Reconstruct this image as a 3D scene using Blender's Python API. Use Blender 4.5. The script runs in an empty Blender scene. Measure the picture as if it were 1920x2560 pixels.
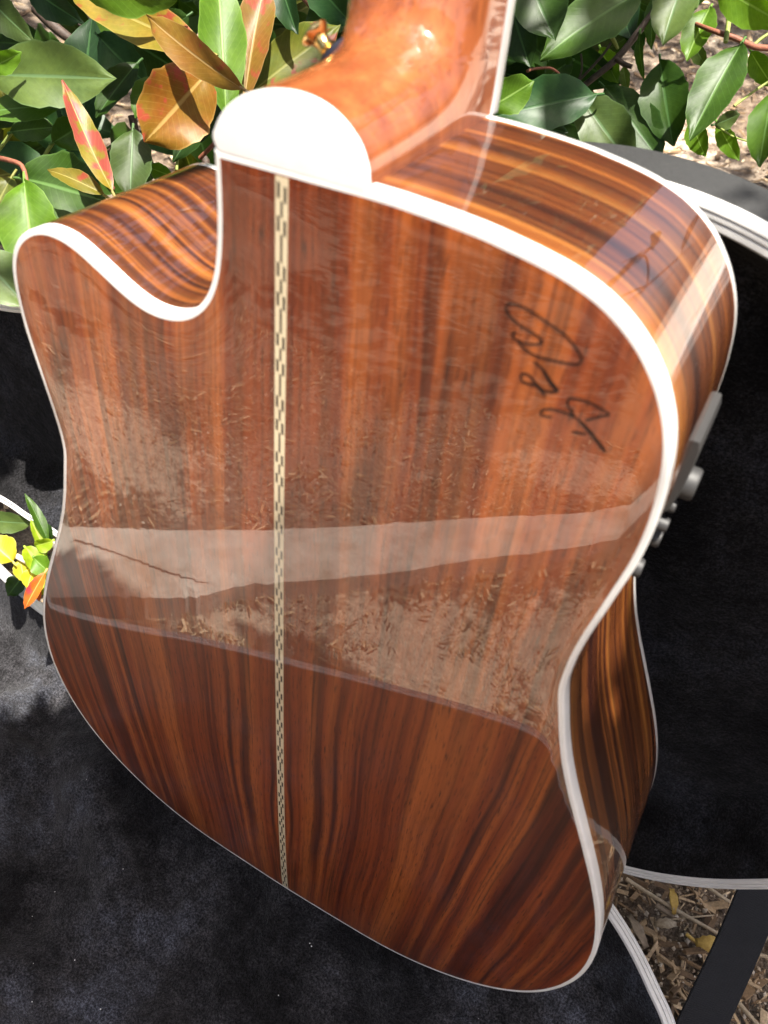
import bpy, bmesh, math, random
import numpy as np
from mathutils import Vector, Matrix
from mathutils.geometry import delaunay_2d_cdt
rng = random.Random(7)
sc = bpy.context.scene

# ---------------------------------------------------------------- frames
# guitar frame (mm): x to the right, y from tail to neck, z out of the back.  World: z up, guitar leans 8 degrees.
LEAN = math.radians(8.0)
_s, _c = math.sin(LEAN), math.cos(LEAN)
M3 = Matrix(((1, 0, 0), (0, _s, -_c), (0, _c, _s)))          # guitar -> world
CAMR = Matrix(((0.8703527, 0.0794735, -0.4859734), (0.3765462, -0.7433835, 0.5528055), (-0.3173312, -0.6641272, -0.6769313)))                      # rows: image right, image down, view (guitar frame)
CAMC = Vector((144.5787, 595.4271, 209.2865))
FPX = 2011.030

def G(x, y, z):
    return M3 @ Vector((x, y, z)) * 0.001
def at(u, v, d):
    """world point seen at photo pixel (u, v) at depth d mm"""
    c = Vector(((u - 960) / FPX, (v - 1280) / FPX, 1.0)) * d
    return M3 @ (CAMC + CAMR.transposed() @ c) * 0.001

# ---------------------------------------------------------------- camera
cam_d = bpy.data.cameras.new('camera')
cam = bpy.data.objects.new('camera', cam_d)
sc.collection.objects.link(cam)
r = M3 @ CAMR[0]; d_ = M3 @ CAMR[1]; f_ = M3 @ CAMR[2]
mw = Matrix((( r.x, -d_.x, -f_.x), (r.y, -d_.y, -f_.y), (r.z, -d_.z, -f_.z))).to_4x4()
mw.translation = G(*CAMC)
cam.matrix_world = mw
cam_d.sensor_fit = 'AUTO'; cam_d.sensor_width = 36.0
cam_d.lens = FPX / 2560 * 36.0
cam_d.clip_start = 0.01; cam_d.clip_end = 300
cam_d.dof.use_dof = True
cam_d.dof.focus_distance = 0.58
cam_d.dof.aperture_fstop = 11.5
sc.camera = cam

# ---------------------------------------------------------------- light
S = Vector((0.26, -0.04, 0.96)).normalized()
world = bpy.data.worlds.new('World'); sc.world = world
world.use_nodes = True
nt = world.node_tree
bg = nt.nodes['Background']
sky = nt.nodes.new('ShaderNodeTexSky')
sky.sky_type = 'NISHITA'; sky.sun_disc = False
sky.sun_elevation = math.asin(S.z)
sky.sun_rotation = math.atan2(S.x, S.y)
nt.links.new(sky.outputs[0], bg.inputs[0])
bg.inputs[1].default_value = 0.10
sky.air_density = 0.8; sky.dust_density = 6.0; sky.ozone_density = 0.4
sun_d = bpy.data.lights.new('sun', 'SUN')
sun_d.energy = 4.8; sun_d.angle = math.radians(0.53); sun_d.color = (1.0, 0.95, 0.86)
sun = bpy.data.objects.new('sun', sun_d)
sc.collection.objects.link(sun)
sun.rotation_euler = (-S).to_track_quat('-Z', 'Y').to_euler()
vs = sc.view_settings
vs.view_transform = 'Standard'; vs.look = 'None'; vs.gamma = 1.0; vs.use_curve_mapping = False
vs.exposure = 1.70
sc.cycles.max_bounces = 8
sc.cycles.use_denoising = True

# ---------------------------------------------------------------- helpers
def link(o, parent=None):
    sc.collection.objects.link(o)
    if parent is not None: o.parent = parent
    return o
def mesh_obj(name, verts, faces, mat, parent=None, smooth=True, sharp=None, uvs=None):
    me = bpy.data.meshes.new(name)
    me.from_pydata([tuple(v) for v in verts], [], faces)
    if uvs is not None:
        ul = me.uv_layers.new(name='UVMap')
        li = np.empty(len(me.loops), dtype=np.int32); me.loops.foreach_get('vertex_index', li)
        ul.data.foreach_set('uv', np.asarray(uvs, dtype=np.float32)[li].ravel())
    if smooth: me.polygons.foreach_set('use_smooth', [True] * len(me.polygons))
    if sharp: me.set_sharp_from_angle(angle=math.radians(sharp))
    if mat: me.materials.append(mat)
    me.update()
    o = bpy.data.objects.new(name, me)
    return link(o, parent)
def tag(o, label=None, cat=None, group=None, kind=None):
    if label: o['label'] = label
    if cat: o['category'] = cat
    if group: o['group'] = group
    if kind: o['kind'] = kind
    return o
def empty(name, loc=(0, 0, 0)):
    o = bpy.data.objects.new(name, None); o.location = loc
    return link(o)
def catmull(P, n, closed=False):
    P = [Vector(p) for p in P]; out = []
    m = len(P)
    segs = m if closed else m - 1
    for i in range(segs):
        if closed: a, b, c, d = P[(i-1) % m], P[i], P[(i+1) % m], P[(i+2) % m]
        else: a, b, c, d = P[max(i-1, 0)], P[i], P[i+1], P[min(i+2, m-1)]
        for k in range(n):
            t = k / n
            out.append(0.5 * ((2*b) + (c-a)*t + (2*a-5*b+4*c-d)*t*t + (3*b-a-3*c+d)*t**3))
    if not closed: out.append(P[-1])
    return out
def tube(name, pts, rad, mat, parent=None, sides=8, n=4, flat=1.0):
    C = catmull(pts, n) if n > 1 else [Vector(p) for p in pts]
    if not hasattr(rad, '__len__'): rad = [rad, rad]
    V = []; F = []; UV = []
    up = Vector((0.13, 0.21, 0.97)).normalized()
    L = 0
    for i, p in enumerate(C):
        t = (C[min(i+1, len(C)-1)] - C[max(i-1, 0)]).normalized()
        a = t.cross(up).normalized(); b = a.cross(t).normalized(); up = b
        s = i / (len(C)-1); q = s * (len(rad)-1); k = min(int(q), len(rad)-2)
        R = rad[k] + (rad[k+1]-rad[k]) * (q-k)
        if i: L += (p - C[i-1]).length
        for j in range(sides):
            w = 2*math.pi*j/sides
            V.append(p + a*(R*math.cos(w)) + b*(R*flat*math.sin(w))); UV.append((j/sides, L*10))
    m = len(C)
    for i in range(m-1):
        for j in range(sides):
            F.append((i*sides+j, i*sides+(j+1) % sides, (i+1)*sides+(j+1) % sides, (i+1)*sides+j))
    F.append(tuple(range(sides))[::-1]); F.append(tuple((m-1)*sides+j for j in range(sides)))
    return mesh_obj(name, V, F, mat, parent, uvs=UV, sharp=60)
def box_obj(name, lo, hi, mat, parent=None, bevel=0.0, segs=2):
    bm = bmesh.new(); bmesh.ops.create_cube(bm, size=1)
    for v in bm.verts:
        for k in range(3): v.co[k] = lo[k] + (v.co[k]+0.5)*(hi[k]-lo[k])
    if bevel: bmesh.ops.bevel(bm, geom=bm.edges[:], offset=bevel, segments=segs, affect='EDGES', profile=0.5)
    me = bpy.data.meshes.new(name); bm.to_mesh(me); bm.free()
    me.polygons.foreach_set('use_smooth', [True]*len(me.polygons)); me.set_sharp_from_angle(angle=0.6)
    me.materials.append(mat)
    return link(bpy.data.objects.new(name, me), parent)

# ---------------------------------------------------------------- node helpers
def new_mat(name):
    m = bpy.data.materials.new(name); m.use_nodes = True
    n = m.node_tree.nodes; return m, m.node_tree, n['Principled BSDF'], n['Material Output']
def N(t, typ, **kw):
    n = t.nodes.new(typ)
    for k, v in kw.items():
        if k in ('op', 'operation'): n.operation = v
        elif hasattr(n, k): setattr(n, k, v)
    return n
def math_(t, op, a, b=None, c=None, clamp=False):
    n = t.nodes.new('ShaderNodeMath'); n.operation = op; n.use_clamp = clamp
    for i, x in enumerate((a, b, c)):
        if x is None: continue
        if isinstance(x, (int, float)): n.inputs[i].default_value = x
        else: t.links.new(x, n.inputs[i])
    return n.outputs[0]
def combine(t, x, y, z=0.0):
    n = t.nodes.new('ShaderNodeCombineXYZ')
    for i, q in enumerate((x, y, z)):
        if isinstance(q, (int, float)): n.inputs[i].default_value = q
        else: t.links.new(q, n.inputs[i])
    return n.outputs[0]
def noise(t, vec, scale=5.0, detail=3.0, rough=0.5, dist=0.0, dims='3D'):
    n = t.nodes.new('ShaderNodeTexNoise'); n.noise_dimensions = dims
    n.inputs['Scale'].default_value = scale; n.inputs['Detail'].default_value = detail
    n.inputs['Roughness'].default_value = rough; n.inputs['Distortion'].default_value = dist
    if vec is not None: t.links.new(vec, n.inputs['Vector'])
    return n.outputs['Fac']
def ramp(t, fac, stops, interp='LINEAR'):
    n = t.nodes.new('ShaderNodeValToRGB'); n.color_ramp.interpolation = interp
    e = n.color_ramp.elements
    while len(e) < len(stops): e.new(0.5)
    for k, (p, c) in enumerate(stops):
        e[k].position = p
        e[k].color = (c[0], c[1], c[2], 1) if hasattr(c, '__len__') else (c, c, c, 1)
    t.links.new(fac, n.inputs[0]); return n.outputs[0]
def mix(t, fac, a, b, typ='MIX'):
    n = t.nodes.new('ShaderNodeMix'); n.data_type = 'RGBA'; n.blend_type = typ
    for i, x in ((0, fac), (6, a), (7, b)):
        if isinstance(x, (int, float)): n.inputs[i].default_value = x
        elif isinstance(x, tuple): n.inputs[i].default_value = (*x, 1) if len(x) == 3 else x
        else: t.links.new(x, n.inputs[i])
    return n.outputs[2]
def bump(t, h, strength, dist, bsdf, inp='Normal'):
    n = t.nodes.new('ShaderNodeBump'); n.inputs['Strength'].default_value = strength
    n.inputs['Distance'].default_value = dist
    t.links.new(h, n.inputs['Height']); t.links.new(n.outputs[0], bsdf.inputs[inp])
def uvsep(t):
    u = t.nodes.new('ShaderNodeUVMap'); s = t.nodes.new('ShaderNodeSeparateXYZ')
    t.links.new(u.outputs[0], s.inputs[0]); return s.outputs[0], s.outputs[1]
def coords(t, which='Object'):
    return t.nodes.new('ShaderNodeTexCoord').outputs[which]

# ---------------------------------------------------------------- materials
def rosewood(name, seed, stops, line_dark=0.75, wob=0.035):
    m, t, b, o = new_mat(name)
    u, v = uvsep(t)
    w1 = noise(t, combine(t, math_(t, 'MULTIPLY', u, 0.9), math_(t, 'MULTIPLY_ADD', v, 0.40, seed), seed), 1.0, 2.0, 0.5)
    w2 = noise(t, combine(t, math_(t, 'MULTIPLY', u, 5.0), math_(t, 'MULTIPLY_ADD', v, 1.3, seed), seed+3), 1.0, 2.0, 0.5)
    au = math_(t, 'ADD', u, math_(t, 'MULTIPLY', math_(t, 'SUBTRACT', w1, 0.5), wob*5))
    au = math_(t, 'ADD', au, math_(t, 'MULTIPLY', math_(t, 'SUBTRACT', w2, 0.5), wob*0.6))
    # broad bands, medium streaks, thin ink lines, pores
    bands = noise(t, combine(t, math_(t, 'MULTIPLY', au, 6.0), math_(t, 'MULTIPLY', v, 0.12), seed), 1.0, 1.5, 0.5)
    streak = noise(t, combine(t, math_(t, 'MULTIPLY', au, 15.0), math_(t, 'MULTIPLY', v, 0.14), seed+7), 1.0, 2.5, 0.55)
    fac = math_(t, 'ADD', math_(t, 'MULTIPLY', bands, 0.52), math_(t, 'MULTIPLY', streak, 0.48))
    col = ramp(t, fac, stops)
    ln = noise(t, combine(t, math_(t, 'MULTIPLY', au, 5.5), math_(t, 'MULTIPLY', v, 0.09), seed+11), 1.0, 1.5, 0.5)
    ln = math_(t, 'ABSOLUTE', math_(t, 'SUBTRACT', ln, 0.5))
    lm = ramp(t, ln, [(0.0, 1.0), (0.016, 0.8), (0.045, 0.0)])
    lmod = noise(t, combine(t, math_(t, 'MULTIPLY', au, 3.0), math_(t, 'MULTIPLY', v, 0.5), seed+17), 1.0, 1.0, 0.5)
    lm = math_(t, 'MULTIPLY', lm, ramp(t, lmod, [(0.4, 0.25), (0.6, 1.0)]))
    l2 = noise(t, combine(t, math_(t, 'MULTIPLY', au, 15.0), math_(t, 'MULTIPLY', v, 0.13), seed+23), 1.0, 1.0, 0.5)
    l2 = ramp(t, math_(t, 'ABSOLUTE', math_(t, 'SUBTRACT', l2, 0.47)), [(0.0, 1.0), (0.018, 0.5), (0.045, 0.0)])
    l2m = noise(t, combine(t, math_(t, 'MULTIPLY', au, 4.0), math_(t, 'MULTIPLY', v, 0.8), seed+29), 1.0, 1.0, 0.5)
    l2 = math_(t, 'MULTIPLY', l2, ramp(t, l2m, [(0.42, 0.0), (0.60, 0.75)]))
    col = mix(t, l2, col, (0.040, 0.0075, 0.004))
    col = mix(t, math_(t, 'MULTIPLY', lm, line_dark), col, (0.022, 0.0045, 0.004))
    pore = noise(t, combine(t, math_(t, 'MULTIPLY', u, 190.0), math_(t, 'MULTIPLY', v, 9.0), seed), 1.0, 2.0, 0.6)
    col = mix(t, ramp(t, pore, [(0.30, 0.8), (0.42, 0.0)]), col, (0.03, 0.007, 0.004))
    fine = noise(t, combine(t, math_(t, 'MULTIPLY', au, 62.0), math_(t, 'MULTIPLY', v, 0.9), seed+5), 1.0, 4.0, 0.65)
    col = mix(t, 1.0, col, ramp(t, fine, [(0.3, 0.62), (0.5, 1.0), (0.7, 1.22)]), 'MULTIPLY')
    t.links.new(col, b.inputs['Base Color'])
    b.inputs['Roughness'].default_value = 0.45
    b.inputs['Specular IOR Level'].default_value = 0.3
    b.inputs['Coat Weight'].default_value = 1.0
    b.inputs['Coat Roughness'].default_value = 0.012
    b.inputs['Coat IOR'].default_value = 1.6
    return m
STOPS = [(0.32, (0.035, 0.006, 0.003)), (0.41, (0.112, 0.018, 0.005)), (0.48, (0.215, 0.042, 0.009)), (0.57, (0.33, 0.083, 0.017)), (0.70, (0.235, 0.052, 0.011))]
M_BACK = rosewood('rosewood_back', 2.3, STOPS)
STOPS_S = [(0.35, (0.015, 0.0038, 0.002)), (0.45, (0.075, 0.018, 0.0045)), (0.54, (0.19, 0.056, 0.011)), (0.66, (0.34, 0.128, 0.025))]
M_SIDE = rosewood('rosewood_side', 5.1, STOPS_S, 0.8, 0.02)

def plastic(name, col, rough=0.3, coat=0.6, spec=0.5):
    m, t, b, o = new_mat(name)
    n = noise(t, coords(t), 60, 3, 0.6)
    c = mix(t, 1.0, tuple(col), ramp(t, n, [(0.3, 0.94), (0.7, 1.04)]), 'MULTIPLY')
    t.links.new(c, b.inputs['Base Color'])
    b.inputs['Roughness'].default_value = rough; b.inputs['Specular IOR Level'].default_value = spec
    b.inputs['Coat Weight'].default_value = coat; b.inputs['Coat Roughness'].default_value = 0.03
    return m
M_BIND = plastic('ivory_binding', (0.88, 0.87, 0.85), 0.35, 0.8)
M_IVORY = plastic('cream_inlay', (0.68, 0.57, 0.38), 0.4, 1.0)
M_INK = plastic('black_inlay', (0.02, 0.014, 0.008), 0.4, 1.0)
M_MARK = plastic('black_marker', (0.012, 0.006, 0.005), 0.6, 0.15, 0.2)
M_GREY = plastic('grey_control_plastic', (0.032, 0.031, 0.031), 0.55, 0.0)
M_GOLD = None
def metal(name, col, rough):
    m, t, b, o = new_mat(name)
    n = noise(t, coords(t), 220, 3, 0.6)
    b.inputs['Base Color'].default_value = (*col, 1); b.inputs['Metallic'].default_value = 1
    t.links.new(ramp(t, n, [(0.3, rough*0.7), (0.7, rough*1.4)]), b.inputs['Roughness'])
    return m
M_GOLD = metal('gold_plated_metal', (0.95, 0.68, 0.28), 0.14)
M_FELT = plastic('black_felt', (0.012, 0.012, 0.02), 0.9, 0.0, 0.2)

# mahogany neck
m, t, b, o = new_mat('mahogany_neck')
g = coords(t); sp = N(t, 'ShaderNodeSeparateXYZ'); t.links.new(g, sp.inputs[0])
v1 = combine(t, math_(t, 'MULTIPLY', sp.outputs[0], 90.0), math_(t, 'MULTIPLY', sp.outputs[1], 7.0), math_(t, 'MULTIPLY', sp.outputs[2], 70.0))
n1 = noise(t, v1, 1.0, 4, 0.6)
v2 = combine(t, math_(t, 'MULTIPLY', sp.outputs[0], 600.0), math_(t, 'MULTIPLY', sp.outputs[1], 60.0), math_(t, 'MULTIPLY', sp.outputs[2], 600.0))
n2 = noise(t, v2, 1.0, 2, 0.6)
c = ramp(t, n1, [(0.3, (0.20, 0.050, 0.014)), (0.5, (0.31, 0.088, 0.025)), (0.7, (0.42, 0.135, 0.04))])
c = mix(t, ramp(t, n2, [(0.3, 0.45), (0.45, 0.0)]), c, (0.10, 0.025, 0.01))
t.links.new(mix(t, 1.0, c, (0.85, 0.80, 0.78), 'MULTIPLY'), b.inputs['Base Color']); b.inputs['Roughness'].default_value = 0.6; b.inputs['Specular IOR Level'].default_value = 0.15
b.inputs['Coat Weight'].default_value = 1.0; b.inputs['Coat Roughness'].default_value = 0.02; b.inputs['Coat IOR'].default_value = 1.6
M_NECK = m
# spruce top, ebony
m, t, b, o = new_mat('spruce_top')
sp = N(t, 'ShaderNodeSeparateXYZ'); t.links.new(coords(t), sp.inputs[0])
n1 = noise(t, combine(t, math_(t, 'MULTIPLY', sp.outputs[0], 700.0), math_(t, 'MULTIPLY', sp.outputs[1], 4.0)), 1.0, 2, 0.5)
t.links.new(ramp(t, n1, [(0.3, (0.50, 0.33, 0.15)), (0.7, (0.66, 0.48, 0.26))]), b.inputs['Base Color'])
b.inputs['Coat Weight'].default_value = 1.0; b.inputs['Coat Roughness'].default_value = 0.02
M_TOP = m
M_EBONY = plastic('ebony_fretboard', (0.02, 0.014, 0.012), 0.45, 0.0)

# black plush lining
def plush(name, base, sheen, scale=1.0):
    m, t, b, o = new_mat(name)
    co = coords(t)
    big = noise(t, co, 11*scale, 6, 0.68)
    mid = noise(t, co, 95*scale, 5, 0.72)
    fuzz = noise(t, co, 620, 3, 0.75)
    c = ramp(t, big, [(0.38, (base*0.3, base*0.28, base*0.30)), (0.52, (base, base*0.96, base*1.05)), (0.66, (base*1.9, base*2.0, base*2.5))])
    c = mix(t, 1.0, c, ramp(t, mid, [(0.32, 0.5), (0.68, 1.5)]), 'MULTIPLY')
    c = mix(t, 1.0, c, ramp(t, fuzz, [(0.36, 0.25), (0.5, 0.9), (0.64, 2.2)]), 'MULTIPLY')
    t.links.new(c, b.inputs['Base Color'])
    b.inputs['Roughness'].default_value = 0.95; b.inputs['Specular IOR Level'].default_value = 0.12
    b.inputs['Sheen Weight'].default_value = sheen; b.inputs['Sheen Roughness'].default_value = 0.42
    b.inputs['Sheen Tint'].default_value = (0.95, 0.95, 1.0, 1)
    h = math_(t, 'ADD', math_(t, 'MULTIPLY', mid, 1.3), math_(t, 'MULTIPLY', fuzz, 0.45))
    bump(t, h, 0.9, 0.004, b)
    return m
M_PLUSH = plush('black_plush', 0.012, 0.05)  # lid copy, kept darker so its shade sits in the colour
M_PLUSH_LIT = plush('black_plush_lit', 0.027, 0.08)  # same plush for the base, its stronger light put into the colour
# grey tolex outer covering
m, t, b, o = new_mat('charcoal_vinyl_cover')
co = coords(t)
n1 = noise(t, co, 700, 3, 0.7); n2 = noise(t, co, 12, 4, 0.6)
c = mix(t, 1.0, ramp(t, n1, [(0.3, 0.013), (0.7, 0.028)]), ramp(t, n2, [(0.3, 0.8), (0.7, 1.2)]), 'MULTIPLY')
t.links.new(c, b.inputs['Base Color']); b.inputs['Roughness'].default_value = 0.7
bump(t, n1, 0.6, 0.0008, b)
M_VINYL = m
# white rim trim
m, t, b, o = new_mat('white_rim_trim')
n1 = noise(t, coords(t), 25, 4, 0.6)
t.links.new(ramp(t, n1, [(0.3, (0.66, 0.65, 0.63)), (0.7, (0.78, 0.77, 0.75))]), b.inputs['Base Color'])
b.inputs['Roughness'].default_value = 0.35; b.inputs['Coat Weight'].default_value = 0.3
M_TRIM = m
# webbing
m, t, b, o = new_mat('navy_webbing')
u, v = uvsep(t)
wv = math_(t, 'MULTIPLY', math_(t, 'SINE', math_(t, 'MULTIPLY', v, 420.0)), math_(t, 'SINE', math_(t, 'MULTIPLY', u, 75.0)))
n1 = noise(t, coords(t), 900, 2, 0.6)
c = mix(t, math_(t, 'MULTIPLY_ADD', wv, 0.5, 0.5, True), (0.003, 0.0034, 0.005), (0.011, 0.012, 0.017))
c = mix(t, 1.0, c, ramp(t, n1, [(0.3, 0.7), (0.7, 1.3)]), 'MULTIPLY')
t.links.new(c, b.inputs['Base Color']); b.inputs['Roughness'].default_value = 0.8
bump(t, wv, 0.7, 0.0006, b)
M_WEB = m

# leaves
def leaf_mat(name, c0, c1, vein, spots=None, spot_amt=0.0, trans=0.24, rough=0.42, tint=None):
    m, t, b, o = new_mat(name)
    u, v = uvsep(t)
    au = math_(t, 'ABSOLUTE', u)
    rnd = N(t, 'ShaderNodeObjectInfo').outputs['Random']
    co = coords(t)
    n1 = noise(t, co, 35, 4, 0.6)
    n2 = noise(t, co, 260, 3, 0.6)
    c = mix(t, ramp(t, n1, [(0.35, 0.0), (0.65, 1.0)]), c0, c1)
    c = mix(t, 1.0, c, ramp(t, rnd, [(0.0, (0.56, 0.50, 0.32)), (1.0, (1.08, 0.90, 0.55))]), 'MULTIPLY')
    c = mix(t, 1.0, c, ramp(t, n2, [(0.3, 0.88), (0.7, 1.1)]), 'MULTIPLY')
    if spots:
        ns = noise(t, co, 75, 3, 0.55)
        nb = noise(t, co, 22, 2, 0.5)
        k = math_(t, 'ADD', math_(t, 'MULTIPLY', ns, 0.65), math_(t, 'MULTIPLY', nb, 0.35))
        c = mix(t, ramp(t, k, [(0.60-spot_amt, 0.0), (0.66-spot_amt, 0.85)]), c, spots)
    # veins
    sv = math_(t, 'FRACT', math_(t, 'SUBTRACT', math_(t, 'MULTIPLY', v, 13.0), math_(t, 'MULTIPLY', au, 3.2)))
    sv = math_(t, 'ABSOLUTE', math_(t, 'SUBTRACT', sv, 0.5))
    svm = ramp(t, sv, [(0.0, 0.16), (0.09, 0.0)])
    c = mix(t, svm, c, vein)
    mid = ramp(t, au, [(0.0, 0.9), (0.035, 0.75), (0.07, 0.0)])
    c = mix(t, mid, c, vein)
    c = mix(t, ramp(t, au, [(0.93, 0.0), (1.0, 0.5)]), c, vein)
    t.links.new(c, b.inputs['Base Color'])
    b.inputs['Roughness'].default_value = rough
    b.inputs['Specular IOR Level'].default_value = 0.26
    h = math_(t, 'ADD', math_(t, 'MULTIPLY', svm, -1.0), math_(t, 'ADD', math_(t, 'MULTIPLY', mid, -1.2), math_(t, 'MULTIPLY', n2, 0.5)))
    bump(t, h, 0.28, 0.0005, b)
    tr = N(t, 'ShaderNodeBsdfTranslucent')
    tc = mix(t, 1.0, c, tint or (1.9, 2.1, 0.7), 'MULTIPLY')
    t.links.new(tc, tr.inputs[0])
    ms = N(t, 'ShaderNodeMixShader'); ms.inputs[0].default_value = trans
    t.links.new(b.outputs[0], ms.inputs[1]); t.links.new(tr.outputs[0], ms.inputs[2])
    t.links.new(ms.outputs[0], o.inputs[0])
    return m
LM = {
 'dark':  leaf_mat('leaf_dark_green', (0.016, 0.050, 0.010), (0.028, 0.075, 0.014), (0.05, 0.11, 0.03)),
 'teal':  leaf_mat('leaf_blue_green', (0.014, 0.058, 0.026), (0.028, 0.085, 0.036), (0.05, 0.12, 0.04)),
 'mid':   leaf_mat('leaf_mid_green', (0.035, 0.095, 0.016), (0.055, 0.135, 0.022), (0.10, 0.19, 0.05)),
 'bright':leaf_mat('leaf_bright_green', (0.075, 0.19, 0.018), (0.11, 0.25, 0.028), (0.20, 0.32, 0.07), trans=0.35),
 'grey':  leaf_mat('leaf_grey_green', (0.06, 0.115, 0.045), (0.085, 0.15, 0.055), (0.10, 0.17, 0.07)),
 'lime':  leaf_mat('leaf_lime', (0.22, 0.38, 0.03), (0.30, 0.46, 0.04), (0.42, 0.5, 0.1), trans=0.45),
 'olive': leaf_mat('leaf_olive_red_spots', (0.08, 0.13, 0.02), (0.14, 0.16, 0.028), (0.22, 0.22, 0.06), (0.22, 0.030, 0.02), 0.02),
 'yellow':leaf_mat('leaf_yellow_red_spots', (0.18, 0.19, 0.03), (0.24, 0.19, 0.035), (0.30, 0.25, 0.07), (0.26, 0.035, 0.025), 0.045, tint=(1.5, 1.5, 0.7)),
 'orange':leaf_mat('leaf_orange_yellow', (0.34, 0.22, 0.035), (0.38, 0.15, 0.03), (0.42, 0.27, 0.08), (0.34, 0.05, 0.03), 0.02, tint=(1.5, 1.3, 0.7)),
 'brown': leaf_mat('leaf_brown_yellow', (0.24, 0.17, 0.04), (0.28, 0.14, 0.045), (0.36, 0.24, 0.10), (0.27, 0.05, 0.03), 0.01, tint=(1.4, 1.2, 0.7)),
 'red':   leaf_mat('leaf_red_yellow', (0.25, 0.20, 0.03), (0.18, 0.20, 0.03), (0.30, 0.26, 0.09), (0.27, 0.035, 0.04), 0.10, tint=(1.5, 1.4, 0.7)),
 'flame': leaf_mat('leaf_orange_red', (0.62, 0.20, 0.03), (0.55, 0.10, 0.05), (0.6, 0.35, 0.1), (0.50, 0.04, 0.07), 0.05, tint=(1.6, 1.2, 0.7)),
 'sun':   leaf_mat('leaf_young_yellow', (0.50, 0.50, 0.04), (0.58, 0.56, 0.06), (0.62, 0.6, 0.2), trans=0.4, tint=(1.5, 1.5, 0.6)),
}
def bark(name, a, bb):
    m, t, b, o = new_mat(name)
    n = noise(t, coords(t), 300, 4, 0.6, 0.5)
    t.links.new(ramp(t, n, [(0.3, a), (0.7, bb)]), b.inputs['Base Color'])
    b.inputs['Roughness'].default_value = 0.65; bump(t, n, 0.5, 0.001, b)
    return m
M_BARK = bark('brown_bark', (0.030, 0.018, 0.012), (0.085, 0.055, 0.04))
M_STEMG = bark('green_stem', (0.16, 0.22, 0.04), (0.30, 0.34, 0.08))
M_STEMR = bark('reddish_stem', (0.16, 0.05, 0.03), (0.28, 0.10, 0.05))
M_STEMP = bark('pale_stem', (0.50, 0.42, 0.34), (0.68, 0.60, 0.5))

# ground
m, t, b, o = new_mat('mulch_and_grit')
co = coords(t)
n1 = noise(t, co, 3.0, 5, 0.6); n2 = noise(t, co, 55, 5, 0.7, 0.8); n3 = noise(t, co, 420, 3, 0.7)
c = ramp(t, n2, [(0.3, (0.055, 0.034, 0.022)), (0.5, (0.17, 0.115, 0.075)), (0.7, (0.36, 0.28, 0.20))])
c = mix(t, ramp(t, n1, [(0.4, 0.0), (0.62, 0.7)]), c, mix(t, ramp(t, n3, [(0.35, 0.0), (0.65, 1.0)]), (0.16, 0.13, 0.10), (0.42, 0.37, 0.30)))
c = mix(t, 1.0, c, ramp(t, n3, [(0.3, 0.6), (0.7, 1.3)]), 'MULTIPLY')
SAND_GLARE = [(-0.02, -0.43, 0.17, 0.11), (0.16, -0.52, 0.12, 0.12), (-0.74, -0.50, 0.24, 0.16), (0.02, -1.02, 0.20, 0.10), (-0.33, 1.60, 0.30, 0.22), (-0.25, -0.30, 0.07, 0.05)]  # sandy patches, made paler to stand in for sunlit glare on the ground
sx = N(t, 'ShaderNodeSeparateXYZ'); t.links.new(co, sx.inputs[0])
acc = None
for (cx, cy, rx, ry) in SAND_GLARE:
    dx = math_(t, 'DIVIDE', math_(t, 'SUBTRACT', sx.outputs[0], cx), rx); dy = math_(t, 'DIVIDE', math_(t, 'SUBTRACT', sx.outputs[1], cy), ry)
    g_ = math_(t, 'SUBTRACT', 1.25, math_(t, 'SQRT', math_(t, 'ADD', math_(t, 'MULTIPLY', dx, dx), math_(t, 'MULTIPLY', dy, dy))), None, True)
    acc = g_ if acc is None else math_(t, 'MAXIMUM', acc, g_)
nn_ = noise(t, co, 14, 5, 0.7)
nn2 = noise(t, co, 60, 4, 0.75)
acc = math_(t, 'ADD', acc, math_(t, 'ADD', math_(t, 'MULTIPLY', math_(t, 'SUBTRACT', nn_, 0.5), 2.0), math_(t, 'MULTIPLY', math_(t, 'SUBTRACT', nn2, 0.5), 1.3)))
sand = mix(t, ramp(t, n3, [(0.35, 0.0), (0.65, 1.0)]), (0.46, 0.34, 0.24), (0.74, 0.60, 0.46))
sand = mix(t, 1.0, sand, ramp(t, nn2, [(0.3, 0.62), (0.65, 1.12)]), 'MULTIPLY')
c = mix(t, ramp(t, acc, [(0.25, 0.0), (0.5, 1.0)]), c, sand)
t.links.new(c, b.inputs['Base Color']); b.inputs['Roughness'].default_value = 0.95
bump(t, math_(t, 'ADD', n2, math_(t, 'MULTIPLY', n3, 0.4)), 0.9, 0.012, b)
M_GROUND = m
def litter_mat(name, stops):
    m, t, b, o = new_mat(name)
    a = N(t, 'ShaderNodeAttribute'); a.attribute_name = 'tone'
    n = noise(t, coords(t), 500, 3, 0.7)
    c = mix(t, 1.0, ramp(t, a.outputs['Fac'], stops), ramp(t, n, [(0.3, 0.7), (0.7, 1.25)]), 'MULTIPLY')
    t.links.new(c, b.inputs['Base Color']); b.inputs['Roughness'].default_value = 0.85
    return m
M_CHIP = litter_mat('wood_chip_litter', [(0.0, (0.07, 0.042, 0.024)), (0.35, (0.22, 0.14, 0.075)), (0.65, (0.40, 0.28, 0.16)), (1.0, (0.60, 0.46, 0.30))])
M_GRIT = litter_mat('grit_stones', [(0.0, (0.20, 0.14, 0.09)), (0.5, (0.38, 0.30, 0.21)), (1.0, (0.60, 0.52, 0.42))])
m, t, b, o = new_mat('weathered_concrete')
co = coords(t)
n1 = noise(t, co, 5, 5, 0.6); n2 = noise(t, co, 350, 3, 0.7)
n1 = noise(t, co, 9, 6, 0.7)
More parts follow.
